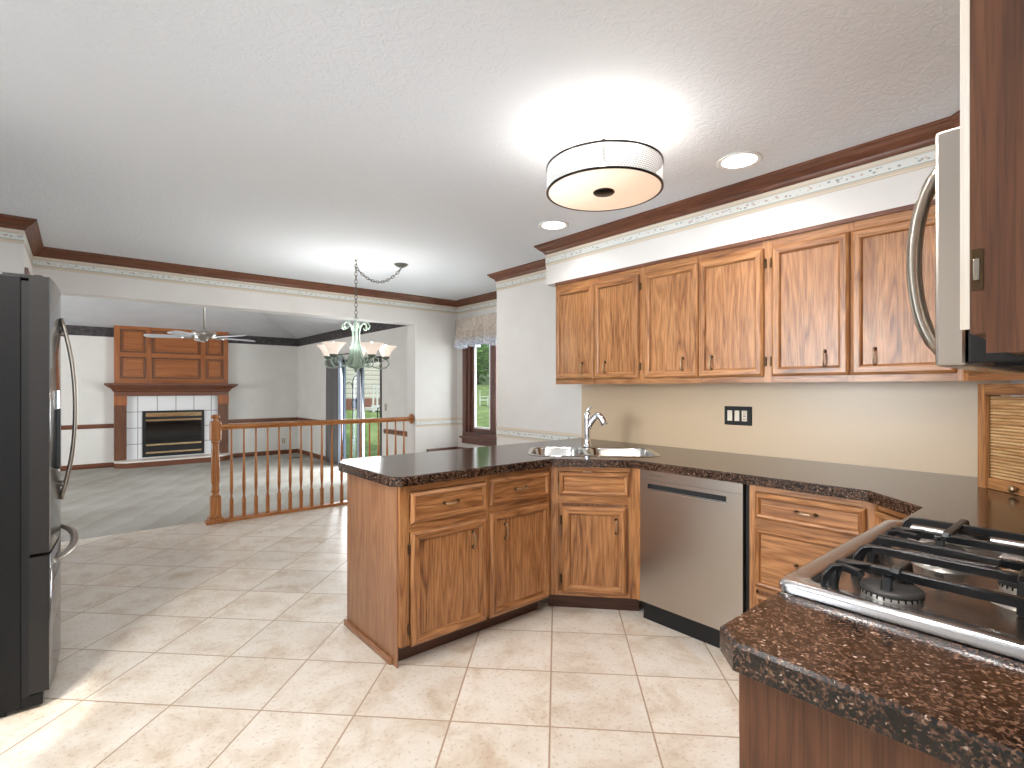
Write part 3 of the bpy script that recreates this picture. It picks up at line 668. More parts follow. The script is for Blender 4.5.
# ---- diagonal sink base
A0 = Vector((2.122, 2.17)); A1 = Vector((2.452, 1.805)); ang = math.atan2((A1-A0).y, (A1-A0).x); wd = (A1-A0).length
t = thing('base_cabinet', 'oak corner sink cabinet with a single door and false drawer front below the sink', 'cabinet', (A0.x, A0.y, 0), ang)
b = MB(); face_frame(b, 0, wd, .10, HC-TC, [(0, .042), (wd-.045, wd)], [(.10, .125), (.64, .69), (.825, HC-TC)])
b.box((.03, .012, .12), (.07, .02, .66), 'oak', 'z'); b.box((wd-.085, .012, .12), (wd-.03, .02, .66), 'oak', 'z')
b.build('face_frame', t)
b = MB(); b.prism([(.0, .021), (wd, .021), (wd+.16, .20), (wd+.16, .55), (-.16, .55), (-.16, .20)], .10, .68, 'oak_panel'); b.build('carcass', t)
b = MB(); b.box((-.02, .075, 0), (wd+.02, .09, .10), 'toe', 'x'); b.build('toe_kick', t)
door(t, .068, wd-.060, .118, .622, wd-.118, .515, .058, yf=.004); drawer(t, .048, wd-.045, .688, .822, False, nm='false_drawer_front')

b = MB(); Ti = Matrix.Rotation(-ang, 4, 'Z') @ Matrix.Translation((-2.122, -2.17, 0)); b.box((FACE_X, 1.774, .10), (FACE_X+.02, 1.806, HC-TC), 'oak', 'z', T=Ti); b.build('filler_strip', bpy.data.objects['base_cabinet.001'])
# ---- dishwasher (local frame of the sink run: x runs toward the camera along -Y)
def run(y): return (FACE_X, y, 0)
R90 = -PI/2
t = thing('dishwasher', 'stainless steel dishwasher with a pocket handle under the countertop', 'dishwasher', run(1.775), R90)
w = .597
b = MB(); b.box((.003, .02, .0), (w, .58, .845), 'matt_black'); b.box((w, .01, 0), (w+.02, .5, .85), 'matt_black'); b.build('tub', t)
b = MB()
# door skin with a real pocket for the handle
z0, z1, hz0, hz1 = .108, .852, .752, .778; x0, x1 = .004, w-.003; hx0, hx1 = .055, w-.085
for lo, hi in (((x0, 0, z0), (x1, .022, hz0)), ((x0, 0, hz1), (x1, .022, z1)), ((x0, 0, hz0), (hx0, .022, hz1)), ((hx1, 0, hz0), (x1, .022, hz1))): b.box((lo[0], -.014, lo[2]), (hi[0], hi[1], hi[2]), 'steel')
b.box((x0, -.0145, .800), (x1, -.013, .8012), 'black')
b.box((hx0+.01, -.0145, .826), (hx0+.10, -.0138, .828), 'black')
b.build('door_panel', t)
b = MB(); b.box((hx0, .004, hz0), (hx1, .02, hz1), 'matt_black'); b.build('handle_pocket', t)
b = MB(); b.box((hx0-.004, -.020, hz0-.010), (hx1+.004, -.012, hz0+.002), 'steel_smooth', 'x', .003); b.build('handle_lip', t)
b = MB(); b.box((.01, .07, .0), (w-.01, .08, .10), 'black'); b.build('toe_panel', t)

# ---- drawer stack
t = thing('base_cabinet', 'oak cabinet with a stack of drawers between the dishwasher and the range corner', 'cabinet', run(1.155), R90)
w = .505
b = MB(); b.box((0, .02, .10), (w, .60, HC-TC), 'oak_panel'); b.build('carcass', t)
b = MB(); face_frame(b, 0, w, .10, HC-TC, [(0, .032), (w-.045, w)], [(.10, .13), (.36, .40), (.655, .70), (.825, HC-TC)]); b.build('face_frame', t)
b = MB(); b.box((0, .075, 0), (w, .09, .10), 'toe', 'x'); b.build('toe_kick', t)
drawer(t, .030, w-.028, .700, .822); drawer(t, .030, w-.028, .380, .660); drawer(t, .030, w-.028, .115, .345)
# ---- diagonal corner cabinet beside the range
A0 = Vector((FACE_X, .65)); A1 = Vector((2.26, .43)); ang2 = math.atan2((A1-A0).y, (A1-A0).x); wd2 = (A1-A0).length
t = thing('base_cabinet', 'narrow oak corner cabinet with a drawer at the inner corner behind the range', 'cabinet', (A0.x, A0.y, 0), ang2)
b = MB(); face_frame(b, 0, wd2, .10, HC-TC, [(0, .02), (wd2-.02, wd2)], [(.10, .13), (.64, .69), (.825, HC-TC)]); b.box((.01, .02, .10), (wd2-.01, .3, .8), 'oak_panel'); b.build('carcass', t)
b = MB(); b.box((0, .06, 0), (wd2, .075, .10), 'toe', 'x'); b.build('toe_kick', t)
drawer(t, .022, wd2-.022, .70, .822, False); door(t, .022, wd2-.022, .12, .63, wd2-.06, .53, None)
t = thing('base_cabinet', 'oak base cabinet filling the corner on the far side of the range', 'cabinet', (2.24, .43, 0), PI)
b = MB(); b.box((0, .02, .10), (.38, .60, HC-TC), 'oak_panel'); face_frame(b, 0, .38, .10, HC-TC, [(0, .03), (.35, .38)], [(.10, .13), (.64, .69), (.825, HC-TC)]); b.build('carcass', t)
drawer(t, .025, .355, .70, .822); door(t, .025, .355, .12, .63, .07, .53, None)
# ---- near base cabinet with exposed end
t = thing('base_cabinet', 'oak base cabinet with a plain end panel under the near countertop end', 'cabinet', (1.085, .412, 0), PI)
b = MB(); b.box((0, .02, .10), (.235, .595, HC-TC), 'oak_panel'); face_frame(b, 0, .240, .10, HC-TC, [(0, .03), (.205, .240)], [(.10, .13), (.64, .69), (.825, HC-TC)]); b.build('carcass', t)
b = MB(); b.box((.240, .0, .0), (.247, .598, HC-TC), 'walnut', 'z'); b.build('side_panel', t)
drawer(t, .025, .215, .70, .822); door(t, .025, .215, .12, .63, .07, .53, None)
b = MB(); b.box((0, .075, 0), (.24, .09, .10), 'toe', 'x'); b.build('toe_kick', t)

# ------------------------------------------------------------------ countertops
def rrect(cx, cy, w, h, r, ang, n=6):
    pts = []
    for (sx, sy, a0) in ((1, 1, 0), (-1, 1, 90), (-1, -1, 180), (1, -1, 270)):
        for k in range(n+1):
            a = math.radians(a0+90*k/n); pts.append((sx*(w/2-r)+r*math.cos(a), sy*(h/2-r)+r*math.sin(a)))
    c, s = math.cos(ang), math.sin(ang)
    return [(cx+x*c-y*s, cy+x*s+y*c) for x, y in pts]
SINKA = -PI/4
Ld = Vector((.7071, .7071)); Md = Vector((.7071, -.7071))
SC0 = _F*3.33 + _R*((591-512)/516*3.33)       # sink centre
def sp(u, v): p = SC0+Md*u+Ld*v; return (p.x, p.y)
bowls = [(-.213, .0, .335, .43), (.187, 0, .405, .43)]
holes = [list(reversed(rrect(*sp(u, v), w, h, .09, SINKA))) for u, v, w, h in bowls]
top_poly = [(1.10, 2.185), (1.14, 2.145), (2.105, 2.145), (2.42, 1.80), (2.42, .665), (2.225, .455), (1.865, .455), (1.865, -.189), (XW-.001, -.189), (XW-.001, 2.905), (1.16, 2.905), (1.10, 2.80)]
def countertop(poly, holes, label):
    b = MB(); e = .006
    # body with a slim eased top edge
    P2 = [Vector(p) for p in poly]; n = len(P2); ins = []
    for i in range(n):
        d0 = (P2[i]-P2[i-1]).normalized(); d1 = (P2[(i+1) % n]-P2[i]).normalized(); n0 = Vector((-d0.y, d0.x)); n1 = Vector((-d1.y, d1.x))
        ins.append(P2[i]+(n0+n1)/(1+n0.dot(n1))*e)
    loops = [[tuple(p) for p in ins]]+holes; flat = [p for l in loops for p in l]
    for tr in tessellate_polygon([[Vector((p[0], p[1], 0)) for p in l] for l in loops]):
        b.face([(*flat[i], HC) for i in tr], 'granite'); 
    loops2 = [poly]+holes; flat2 = [p for l in loops2 for p in l]
    for tr in tessellate_polygon([[Vector((p[0], p[1], 0)) for p in l] for l in loops2]): b.face([(*flat2[i], HC-TC) for i in tr], 'granite')
    for i in range(n):
        a, c = P2[i], P2[(i+1) % n]; ia, ic = ins[i], ins[(i+1) % n]
        b.face([(*a, HC-TC), (*c, HC-TC), (*c, HC-e), (*a, HC-e)], 'granite'); b.face([(*a, HC-e), (*c, HC-e), (*ic, HC), (*ia, HC)], 'granite')
    for l in holes:
        for i in range(len(l)): a, c = l[i], l[(i+1) % len(l)]; b.face([(*a, HC-TC), (*c, HC-TC), (*c, HC), (*a, HC)], 'granite')
    o = b.build('countertop'); return tag(o, label, 'countertop')
def ccw(p): 
    s = sum(p[i-1][0]*p[i][1]-p[i][0]*p[i-1][1] for i in range(len(p))); return p if s > 0 else list(reversed(p))
countertop(ccw(top_poly), holes, 'long dark brown speckled countertop running over the peninsula, sink and dishwasher')
near = [(.855, .455), (.808, .408), (.808, -.189), (1.085, -.189), (1.085, .455)]
countertop(ccw(near), [], 'short dark brown speckled countertop in the foreground left of the range')

# ------------------------------------------------------------------ sink and faucet
t = thing('kitchen_sink', 'double bowl stainless steel sink set in the corner countertop', 'sink', (*SC0, HC))
for u, v, w, h in bowls:
    b = MB(); cx, cy = sp(u, v); rs = []
    for k, (ex, z, r) in enumerate([(.022, .0015, .10), (.020, .0035, .10), (.002, .003, .095), (-.004, -.006, .09), (-.012, -.12, .085), (-.03, -.165, .08), (-.06, -.175, .06)]):
        rs.append([(x-SC0.x, y-SC0.y, z) for x, y in rrect(cx, cy, w+2*ex, h+2*ex, r, SINKA)])
    b.rings(rs, 'steel_smooth', caps=(False, True)); o = b.build('bowl', t)
    b = MB(); b.lathe([(.042, -.172), (.040, -.1725), (.03, -.174)], (cx-SC0.x, cy-SC0.y, 0), 'chrome', seg=20, caps=(False, True)); b.build('drain', o)
FP = _F*3.60 + _R*((587.5-512)/516*3.60)
t = thing('kitchen_faucet', 'chrome single-lever faucet standing behind the sink', 'faucet', (FP.x, FP.y, HC))
b = MB(); b.lathe([(.032, 0), (.032, .006), (.026, .012), (.023, .05), (.022, .14), (.024, .19), (.025, .215), (.021, .235), (.012, .245)], (0, 0, 0), 'chrome'); b.build('faucet_body', t)
sd = Vector((_R.x*.86-_F.x*.5, _R.y*.86-_F.y*.5, 0)).normalized()
b = MB(); pts = []; rr = []
for k in range(15):
    a = k/14; x = .0+.128*a; z = .12+.105*math.sin(min(1, a*1.5)*PI/2)-(max(0, a-.55)**2)*.33
    pts.append(sd*x+Vector((0, 0, z))); rr.append(.017+.007*a)
b.tube(pts, rr, 'chrome', 14); b.build('spout', t)
b = MB(); b.tube([(0, 0, .235), sd*.004+Vector((0, 0, .255)), sd*.016+Vector((0, 0, .270)), sd*.034+Vector((0, 0, .284))], [.014, .013, .010, .004], 'chrome', 12, flat=.7); b.build('lever', t)

# ------------------------------------------------------------------ upper cabinets (three boxes in one run)
UZ0, UZ1 = 1.34, 2.127
def upper(y_left, w, doors, label, frame_st):
    t = thing('wall_cabinet', label, 'cabinet', (UP_X, y_left, 0), R90, 'oak wall cabinets over the sink counter')
    b = MB(); b.box((0, .02, UZ0+.012), (w, XW-UP_X-.001, UZ1), 'oak_panel'); b.build('carcass', t)
    b = MB(); face_frame(b, 0, w, UZ0, UZ1, frame_st, [(UZ0, UZ0+.045), (2.045, UZ1)]); b.box((0, -.012, UZ1-.022), (w, 0, UZ1), 'crown', 'x', .003); b.build('face_frame', t)
    for x0, x1, hx, hg in doors: door(t, x0, x1, 1.374, 2.062, hx, 1.455, hg)
Y0 = 2.85
upper(Y0, .82, [(.012, .398, .285, None), (.402, .782, .50, .790)], 'leftmost narrow oak wall cabinet, above the sink', [(0, .02), (.385, .415), (.775, .82)])
upper(Y0-.82, .805, [(.008, .388, .287, None), (.392, .772, .475, .780)], 'middle oak wall cabinet with two doors, above the dishwasher', [(0, .02), (.375, .405), (.765, .805)])
upper(Y0-1.625, .785, [(.010, .372, .265, .003), (.380, .765, .475, None)], 'rightmost oak wall cabinet with two doors, nearest the microwave', [(0, .02), (.36, .39), (.755, .785)])
t = thing('wall_cabinet', 'diagonal oak corner wall cabinet above the tambour garage', 'cabinet', (2.84, .44, 0), math.atan2(-.30, -.30))
wd3 = math.hypot(.30, .30)
b = MB(); b.prism([(0, .02), (wd3, .02), (wd3+.21, .23), (wd3*.5, .63), (-.21, .23)], UZ0+.02, UZ1, 'oak_panel'); b.build('carcass', t)
b = MB(); face_frame(b, 0, wd3, UZ0, UZ1, [(0, .03), (wd3-.03, wd3)], [(UZ0, UZ0+.045), (2.045, UZ1)]); b.build('face_frame', t)
door(t, .022, wd3-.022, 1.374, 2.062, .07, 1.455, None)
# tambour appliance garage
t = thing('appliance_garage', 'oak appliance garage with a slatted tambour door on the right countertop', 'appliance garage', (2.864, .398, HC), math.atan2(-.30, -.30))
gh = UZ0-HC-.012; gw = .41
b = MB(); b.box((0, 0, 0), (.035, .02, gh), 'oak', 'z', .002); b.box((gw-.035, 0, 0), (gw, .02, gh), 'oak', 'z', .002); b.box((.035, 0, gh-.045), (gw-.035, .02, gh), 'oak', 'x', .002)
b.box((0, .02, 0), (.012, .08, gh), 'oak', 'z'); b.box((gw-.012, .02, 0), (gw, .08, gh), 'oak', 'z'); b.build('face_frame', t)
b = MB()
ns = 26; z0 = .045; step = (gh-.05-z0)/ns
for k in range(ns):
    z = z0+k*step; b.newoff(); rs = []
    for x in (.036, gw-.036):
        rs.append([(x, .026-.006*math.sin(PI*j/5), z+step*j/5*.97) for j in range(6)]+[(x, .034, z+step*.97), (x, .034, z)])
    b.rings(rs, 'slat', 'x', False)
b.build('tambour_door', t)
b = MB(); b.box((.036, .012, .001), (gw-.036, .034, .045), 'oak', 'x', .002); o = b.build('bottom_rail', t)
lathe_one('knob', [(.005, 0), (.006, -.012), (.014, -.018), (.015, -.024), (.008, -.030), (0.001, -.031)], (.175, .012, .024), 'bronze_light', o, axis='y', seg=16)

# switch plate on the backsplash
t = thing('switch_plate', 'black triple switch plate with almond rockers on the tan backsplash', 'switch', (XW-.006, 1.655, 1.078), R90)
b = MB(); b.box((0, -.008, 0), (.175, 0, .118), 'matt_black', 'z', .004); b.build('plate', t)
for k in range(2):
    b = MB(); b.box((.022+k*.046, -.013, .026), (.054+k*.046, -.006, .092), 'almond', 'z', .003); b.build('rocker_switch', t)
b = MB(); b.box((.114, -.011, .026), (.148, -.006, .092), 'almond', 'z', .002); b.box((.125, -.012, .055), (.137, -.0105, .061), 'matt_black'); b.box((.125, -.012, .066), (.137, -.0105, .070), 'brick')
for z in (.034, .078): b.box((.125, -.0115, z), (.128, -.0105, z+.009), 'matt_black'); b.box((.134, -.0115, z), (.137, -.0105, z+.009), 'matt_black')
b.build('receptacle', t)

b = MB(); b.sweep([(3.33, YB), (XN, YB), (XN, 4.7)], [(0, .50), (.028, .50), (.034, .51), (.034, .54), (.028, .55), (0, .55)], 'brown_trim'); struct('trim_9', b, 'brown ledge running round the nook corner')

# ------------------------------------------------------------------ gas range
RX0, RX1 = 1.090, 1.855
t = thing('gas_range', 'stainless steel gas range with black cast-iron grates set in the countertop', 'range', (RX1, .45, 0), PI)
w = RX1-RX0
b = MB(); b.box((.002, .03, .03), (w-.002, .62, .895), 'steel'); b.build('body', t)
b = MB(); zr = HC+.022
def rr2(x0, x1, y0, y1, r, z, n=5):
    return [(x+ (x0+x1)/2, y+(y0+y1)/2, z) for x, y in rrect(0, 0, x1-x0, y1-y0, r, 0, n)]
# rim: rounded outer lip rising from the counter, then the recessed well
rs = [rr2(-.004, w+.004, -.012, .625, .03, HC+.0005), rr2(-.004, w+.004, -.012, .625, .03, HC+.012), rr2(.002, w-.002, -.006, .619, .028, zr-.002), rr2(.008, w-.008, 0, .612, .026, zr),
      rr2(.040, w-.040, .030, .575, .03, zr-.001), rr2(.044, w-.044, .034, .571, .028, zr-.006), rr2(.050, w-.050, .040, .565, .025, HC-.006), rr2(.075, w-.075, .065, .54, .02, HC-.010)]
b.rings(rs, 'steel_cool', caps=(False, True)); b.build('cooktop', t)
b = MB(); b.box((.012, -.008, .80), (w-.012, .02, .893), 'steel', 'x', .004); b.build('control_panel', t)
for k in range(5):
    lathe_one('knob', [(.022, 0), (.022, -.006), (.018, -.010), (.017, -.03), (.012, -.034)], (.09+k*.145, -.008, .845), 'steel_smooth', t, axis='y')
b = MB(); b.box((.01, -.005, .20), (w-.01, .03, .78), 'steel', 'x', .006); b.box((.12, -.008, .32), (w-.12, -.003, .66), 'firebox_glass'); o = b.build('oven_door', t)
b = MB(); b.tube([(.06, -.01, .73), (.06, -.05, .73), (.10, -.06, .73), (w-.10, -.06, .73), (w-.06, -.05, .73), (w-.06, -.01, .73)], .010, 'steel_smooth'); b.build('handle', o)
b = MB(); b.box((.01, -.003, .05), (w-.01, .03, .19), 'steel', 'x', .006); b.build('storage_drawer', t)
def loc(X, Y): return (RX1-X, .45-Y)
for X, Y, r in ((1.168, .283, .050), (1.55, .275, .042), (1.76, .265, .045), (1.185, -.03, .042), (1.76, -.03, .045), (1.40, .12, .045)):
    x, y = loc(X, Y)
    b = MB(); b.lathe([(r*1.5, HC-.0095), (r*1.45, HC-.004), (r*1.15, HC-.001), (r*1.05, HC+.004)], (x, y, 0), 'aluminium', seg=36, caps=(False, True)); b.lathe([(r*.80, HC+.004), (r*.95, HC+.014), (r*.97, HC+.026), (r*.93, HC+.031)], (x, y, 0), 'aluminium', seg=36)
    for k in range(28):
        a = 2*PI*k/28; b.box((-.0012, r*.9, HC+.024), (.0012, r*.985, HC+.030), 'matt_black', T=Matrix.Translation((x, y, 0)) @ Matrix.Rotation(a, 4, 'Z'))
    o = b.build('burner', t)
    lathe_one('burner_cap', [(r*.98, HC+.0305), (r*1.0, HC+.033), (r*.97, HC+.037), (r*.86, HC+.0395), (0.001, HC+.040)], (x, y, 0), 'burner_cap', o, seg=36, caps=(True, False))
zg = HC+.062
def bar(b, pts, wd=.0085, h=.017):
    """flat iron bar along points (X, Y, z of its top), world plan coordinates"""
    P = []
    for X, Y, z in pts: x, y = loc(X, Y); P.append(Vector((x, y, z)))
    rs = []
    for i, p in enumerate(P):
        d = (P[min(i+1, len(P)-1)]-P[max(i-1, 0)]); d.normalize(); side = Vector((-d.y, d.x, 0)); side = side.normalized() if side.length > 1e-4 else Vector((1, 0, 0)); up = side.cross(d); up = -up if up.z < 0 else up
        rs.append([p+side*wd-up*.002, p+side*wd*.7, p-side*wd*.7, p-side*wd-up*.002, p-side*wd*.8-up*h, p+side*wd*.8-up*h])
    b.rings(rs, 'iron', smooth=False)
def foot(X, Y0, s=1):   # arched front end of a long bar
    return [(X, Y0+.028*s, HC-.004), (X, Y0+.026*s, HC+.022), (X, Y0+.018*s, HC+.045), (X, Y0+.004*s, zg-.002), (X, Y0-.02*s, zg)]
def grate(bars, xs0, xs1, burn, name='grate'):
    b = MB(); YF0 = .372; YB0 = -.07
    for X in bars: bar(b, foot(X, YF0)+[(X, .15, zg)]+list(reversed([(p[0], p[1], p[2]) for p in foot(X, YB0, -1)])))
    for X, Y in burn:
        # cross fingers along X, stopping short of the burner centre, and diagonal fingers
        for sx in (-1, 1):
            xe = xs0 if sx < 0 else xs1
            bar(b, [(xe, Y, HC-.002), (xe-sx*.002, Y, HC+.03), (xe-sx*.010, Y, zg-.004), (xe-sx*.025, Y, zg+.002), (X+sx*.026, Y, zg+.004), (X+sx*.020, Y, zg-.004)], .0085, .014)
        for sx in (-1, 1):
            for sy in (-1, 1):
                if (Y > .1) == (sy > 0):
                    yb = YF0 if sy > 0 else YB0; x0 = X+sx*(min(abs(xs0-X), abs(xs1-X))-.012)
                    bar(b, [(x0, yb+.024*sy, HC-.004), (x0, yb+.018*sy, HC+.04), (x0-sx*.008, yb+.006*sy, zg-.002), (x0-sx*.02, yb-.012*sy, zg+.001), (X+sx*.030, Y+sy*.042, zg+.002), (X+sx*.026, Y+sy*.038, zg-.004)], .007, .012)
    return b.build(name, t)
grate([1.200], 1.125, 1.290, [(1.168, .283), (1.185, -.03)])
grate([1.350, 1.445], 1.305, 1.490, [(1.40, .12)])
grate([1.580, 1.725], 1.505, 1.815, [(1.55, .275), (1.76, -.03)])

# ------------------------------------------------------------------ near wall cabinet, microwave, cabinet above it
t = thing('wall_cabinet', 'dark oak wall cabinet seen from its side at the top right, left of the microwave', 'cabinet', (1.085, .122, 0), PI)
w = .255
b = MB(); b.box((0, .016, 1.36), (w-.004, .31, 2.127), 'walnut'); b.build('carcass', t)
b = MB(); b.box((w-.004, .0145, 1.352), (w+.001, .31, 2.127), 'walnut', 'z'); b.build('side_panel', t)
M['lit_edge'] = wood('lit_door_edge', srgb(238, 226, 210), srgb(244, 236, 224), srgb(248, 242, 234), pore=.9)  # strong light on the door edge, put into the wood colour
b = MB(); b.box((w-.03, 0, 1.376), (w, .0145, 2.127), 'walnut', 'z'); b.box((0, 0, 1.376), (.03, .0145, 2.127), 'walnut', 'z'); b.box((.03, .001, 1.376), (w-.03, .0145, 1.42), 'walnut', 'x'); b.build('face_frame', t)
b = MB(); ring_panel(b, .01, w-.006, 1.39, 2.06, -.010, .009); b.box((w-.007, -.0095, 1.382), (w-.0005, -.0005, 2.075), 'lit_edge'); o = b.build('door', t); pull(.04, 1.47, -.002, True, o)
b = MB(); b.box((w-.001, .001, 1.428), (w+.0015, .012, 1.478), 'bronze', 'z', .0006); b.box((w, .003, 1.440), (w+.004, .009, 1.466), 'handle_steel', 'z', .001); b.build('hinge', t)

MW0, MW1 = 1.090, 1.850
t = thing('microwave_oven', 'stainless over-the-range microwave with a curved vertical handle', 'microwave', (MW1, .165, 0), PI)
w = MW1-MW0; z0, z1 = 1.346, 1.735
b = MB(); b.box((0, .002, z0+.004), (w, .35, z1), 'black', 'z', .003); b.box((.03, .03, z0-.001), (w-.03, .33, z0+.004), 'matt_black'); b.build('case', t)
b = MB(); b.box((0, -.040, z0), (w-.0, 0, z1), 'steel', 'z', .005); b.box((.20, -.0415, z0+.06), (w-.10, -.039, z1-.05), 'firebox_glass', 'z', .001); b.build('door', t)
b = MB(); b.box((.01, -.0415, z0+.03), (.15, -.039, z1-.03), 'black', 'z', .001); b.build('control_panel', t)
b = MB(); pts = []
for k in range(17):
    a = -1+2*k/16; pts.append((w-.050, -.034-.044*(1-a*a)**.6 if abs(a) < 1 else -.038, (z0+z1)/2-.010+a*.158))
b.tube(pts, .0115, 'handle_steel', 12, flat=1.25); b.build('handle', t)
t = thing('wall_cabinet', 'short oak wall cabinet directly above the microwave', 'cabinet', (1.85, .122, 0), PI)
b = MB(); b.box((0, .02, 1.74), (.76, .31, 2.127), 'oak_panel'); face_frame(b, 0, .76, 1.74, 2.127, [(0, .03), (.73, .76)], [(1.74, 1.78), (2.08, 2.127)]); b.build('carcass', t)
door(t, .02, .378, 1.76, 2.09, .33, 1.84, None); door(t, .382, .74, 1.76, 2.09, .43, 1.84, None)
t = thing('wall_cabinet', 'oak wall cabinet on the far side of the microwave', 'cabinet', (2.52, .122, 0), PI)
b = MB(); b.box((0, .02, UZ0+.01), (.66, .31, 2.127), 'oak_panel'); face_frame(b, 0, .66, UZ0, 2.127, [(0, .03), (.63, .66)], [(UZ0, UZ0+.04), (2.08, 2.127)]); b.build('carcass', t)
door(t, .02, .328, 1.374, 2.062, .29, 1.455, None); door(t, .332, .64, 1.374, 2.062, .37, 1.455, None)

# ------------------------------------------------------------------ refrigerator (local x -> +Y, local y -> -X)
FY0, FXF = 2.855, -.092
t = thing('refrigerator', 'dark stainless french-door refrigerator at the left with curved bar handles', 'refrigerator', (FXF, FY0, 0), PI/2)
fw = .91
b = MB(); b.box((.004, .085, .02), (fw-.004, .80, 1.762), 'fridge_side', 'z', .004); b.build('case', t)
b = MB(); b.box((.01, .060, .06), (fw-.01, .088, 1.745), 'matt_black'); b.build('gasket', t)
def bowed(x0, x1, z0, z1, full=(0, fw), th=.062, bow=.026, mat='fridge_front'):
    """door slab whose front bows outward across the appliance width"""
    b = MB(); n = 14; f = []; bk = []
    def yy(x): s = (x-full[0])/(full[1]-full[0])*2-1; return -bow*(1-s*s)
    fr = [x0+(x1-x0)*k/n for k in range(n+1)]
    for a, c in zip(fr, fr[1:]):
        b.face([(a, yy(a), z0), (c, yy(c), z0), (c, yy(c), z1), (a, yy(a), z1)], mat, smooth=True)
        b.face([(a, yy(a), z1), (c, yy(c), z1), (c, th, z1), (a, th, z1)], 'black_steel'); b.face([(a, yy(a), z0), (c, yy(c), z0), (c, th, z0), (a, th, z0)], 'black_steel')
    for x in (x0, x1): b.face([(x, yy(x), z0), (x, th, z0), (x, th, z1), (x, yy(x), z1)], 'black_steel')
    b.face([(x0, th, z0), (x1, th, z0), (x1, th, z1), (x0, th, z1)], 'black_steel')
    return b
def vhandle(x, par):
    b = MB(); pts = []; 
    for k in range(21):
        a = -1+2*k/20; pts.append((x+.0*a, -.028-.052*(1-abs(a)**2.2), 1.212+a*.43))
    b.tube(pts, .0115, 'handle_steel', 10, flat=.8)
    for s in (-1, 1): b.tube([(x, -.02, 1.212+s*.36), (x, -.052, 1.212+s*.36)], .008, 'handle_steel', 8)
    b.build('handle', par)
o = bowed(.0, fw/2-.003, .635, 1.768).build('door', t); vhandle(fw/2-.045, o)
b = MB(); b.box((.20, -.030, .955), (.37, -.015, 1.215), 'black', 'z', .004); b.box((.19, -.031, .94), (.38, -.022, .953), 'steel_smooth', 'x', .002); b.box((.19, -.030, 1.22), (.38, -.018, 1.30), 'steel_smooth', 'x', .002); b.build('water_dispenser', o)
o = bowed(fw/2+.003, fw, .635, 1.768).build('door', t); vhandle(fw/2+.045, o)
o = bowed(0, fw, .068, .622).build('freezer_drawer', t)
b = MB(); pts = []
for k in range(21):
    a = -1+2*k/20; pts.append((fw/2+a*.37, -.016-.062*(1-abs(a)**2.4), .575))
b.tube(pts, .011, 'handle_steel', 10, flat=1.5)
b.build('handle', o)
b = MB(); b.box((.01, .02, .012), (fw-.01, .10, .062), 'fridge_side', 'z', .004); b.build('base_grille', t)
for x0, y0 in ((.02, .13), (fw-.1, .13), (.02, .65), (fw-.1, .65)): b = MB(); b.box((x0, y0, 0), (x0+.08, y0+.1, .02), 'matt_black'); b.build('foot', t)
b = MB(); b.box((.012, .02, 1.755), (.10, .14, 1.772), 'matt_black', 'z', .004); b.lathe([(.014, 0), (.014, .008)], (.035, .035, 1.768), 'matt_black', seg=12); b.build('hinge_cover', t)
b = MB(); b.box((fw-.10, .02, 1.755), (fw-.012, .14, 1.772), 'matt_black', 'z', .004); b.build('hinge_cover', t)

# ------------------------------------------------------------------ kitchen lights
def point(name, loc, power, col, r=.03):
    d = bpy.data.lights.new(name, 'POINT'); d.energy = power; d.color = col; d.shadow_soft_size = r
    o = bpy.data.objects.new(name, d); COL.objects.link(o); o.location = loc; return o
LX, LY = 1.79, 1.495
t = thing('ceiling_light', 'round drum ceiling light with perforated white shade and glowing lens', 'ceiling light', (LX, LY, 0))
lathe_one('canopy', [(.065, CZ), (.064, CZ-.010), (.055, CZ-.018), (.012, CZ-.022)], (0, 0, 0), 'white_paint', t, seg=32)
lathe_one('stem', [(.009, CZ-.02), (.009, 2.300), (.02, 2.295)], (0, 0, 0), 'pewter', t, seg=12)
b = MB(); R = .252; n = 96
for k in range(n):
    a, c = 2*PI*k/n, 2*PI*(k+1)/n
    q = [(R*math.cos(a), R*math.sin(a), 2.188), (R*math.cos(c), R*math.sin(c), 2.188), (R*math.cos(c), R*math.sin(c), 2.290), (R*math.cos(a), R*math.sin(a), 2.290)]
    b.face(q, 'perforated', smooth=True, gps=[(a*R, 2.188, 0), (c*R, 2.188, 0), (c*R, 2.290, 0), (a*R, 2.290, 0)])
b.build('shade', t)
for z in (2.183, 2.287):
    lathe_one('shade_ring', [(R-.006, z), (R+.004, z), (R+.004, z+.007), (R-.006, z+.007), (R-.006, z)], (0, 0, 0), 'ring_black', t, seg=72, caps=(False, False))
b = MB(); b.lathe([(.002, 2.184), (R-.006, 2.184), (R-.006, 2.188), (.002, 2.188)], (0, 0, 0), 'diffuser', seg=72); b.build('diffuser', t)
lathe_one('finial_disc', [(.002, 2.175), (.044, 2.176), (.048, 2.180), (.046, 2.184)], (0, 0, 0), 'ring_black', t, seg=32)
b = MB()
for k in range(3): a = 2*PI*k/3; b.tube([(0, 0, 2.294), (R*math.cos(a), R*math.sin(a), 2.290)], .003, 'pewter', 6)
b.build('spider_arm', t)
for k in range(4):
    a = PI/2*k+.67; x, y = .135*math.cos(a), .135*math.sin(a)
    lathe_one('bulb', [(.006, 2.260), (.014, 2.253), (.017, 2.235), (.010, 2.221), (.001, 2.219)], (x, y, 0), 'bulb', t, seg=12)
    point('drum_bulb_light', (LX+x, LY+y, 2.260), 1.45, (1, .95, .89), .018)
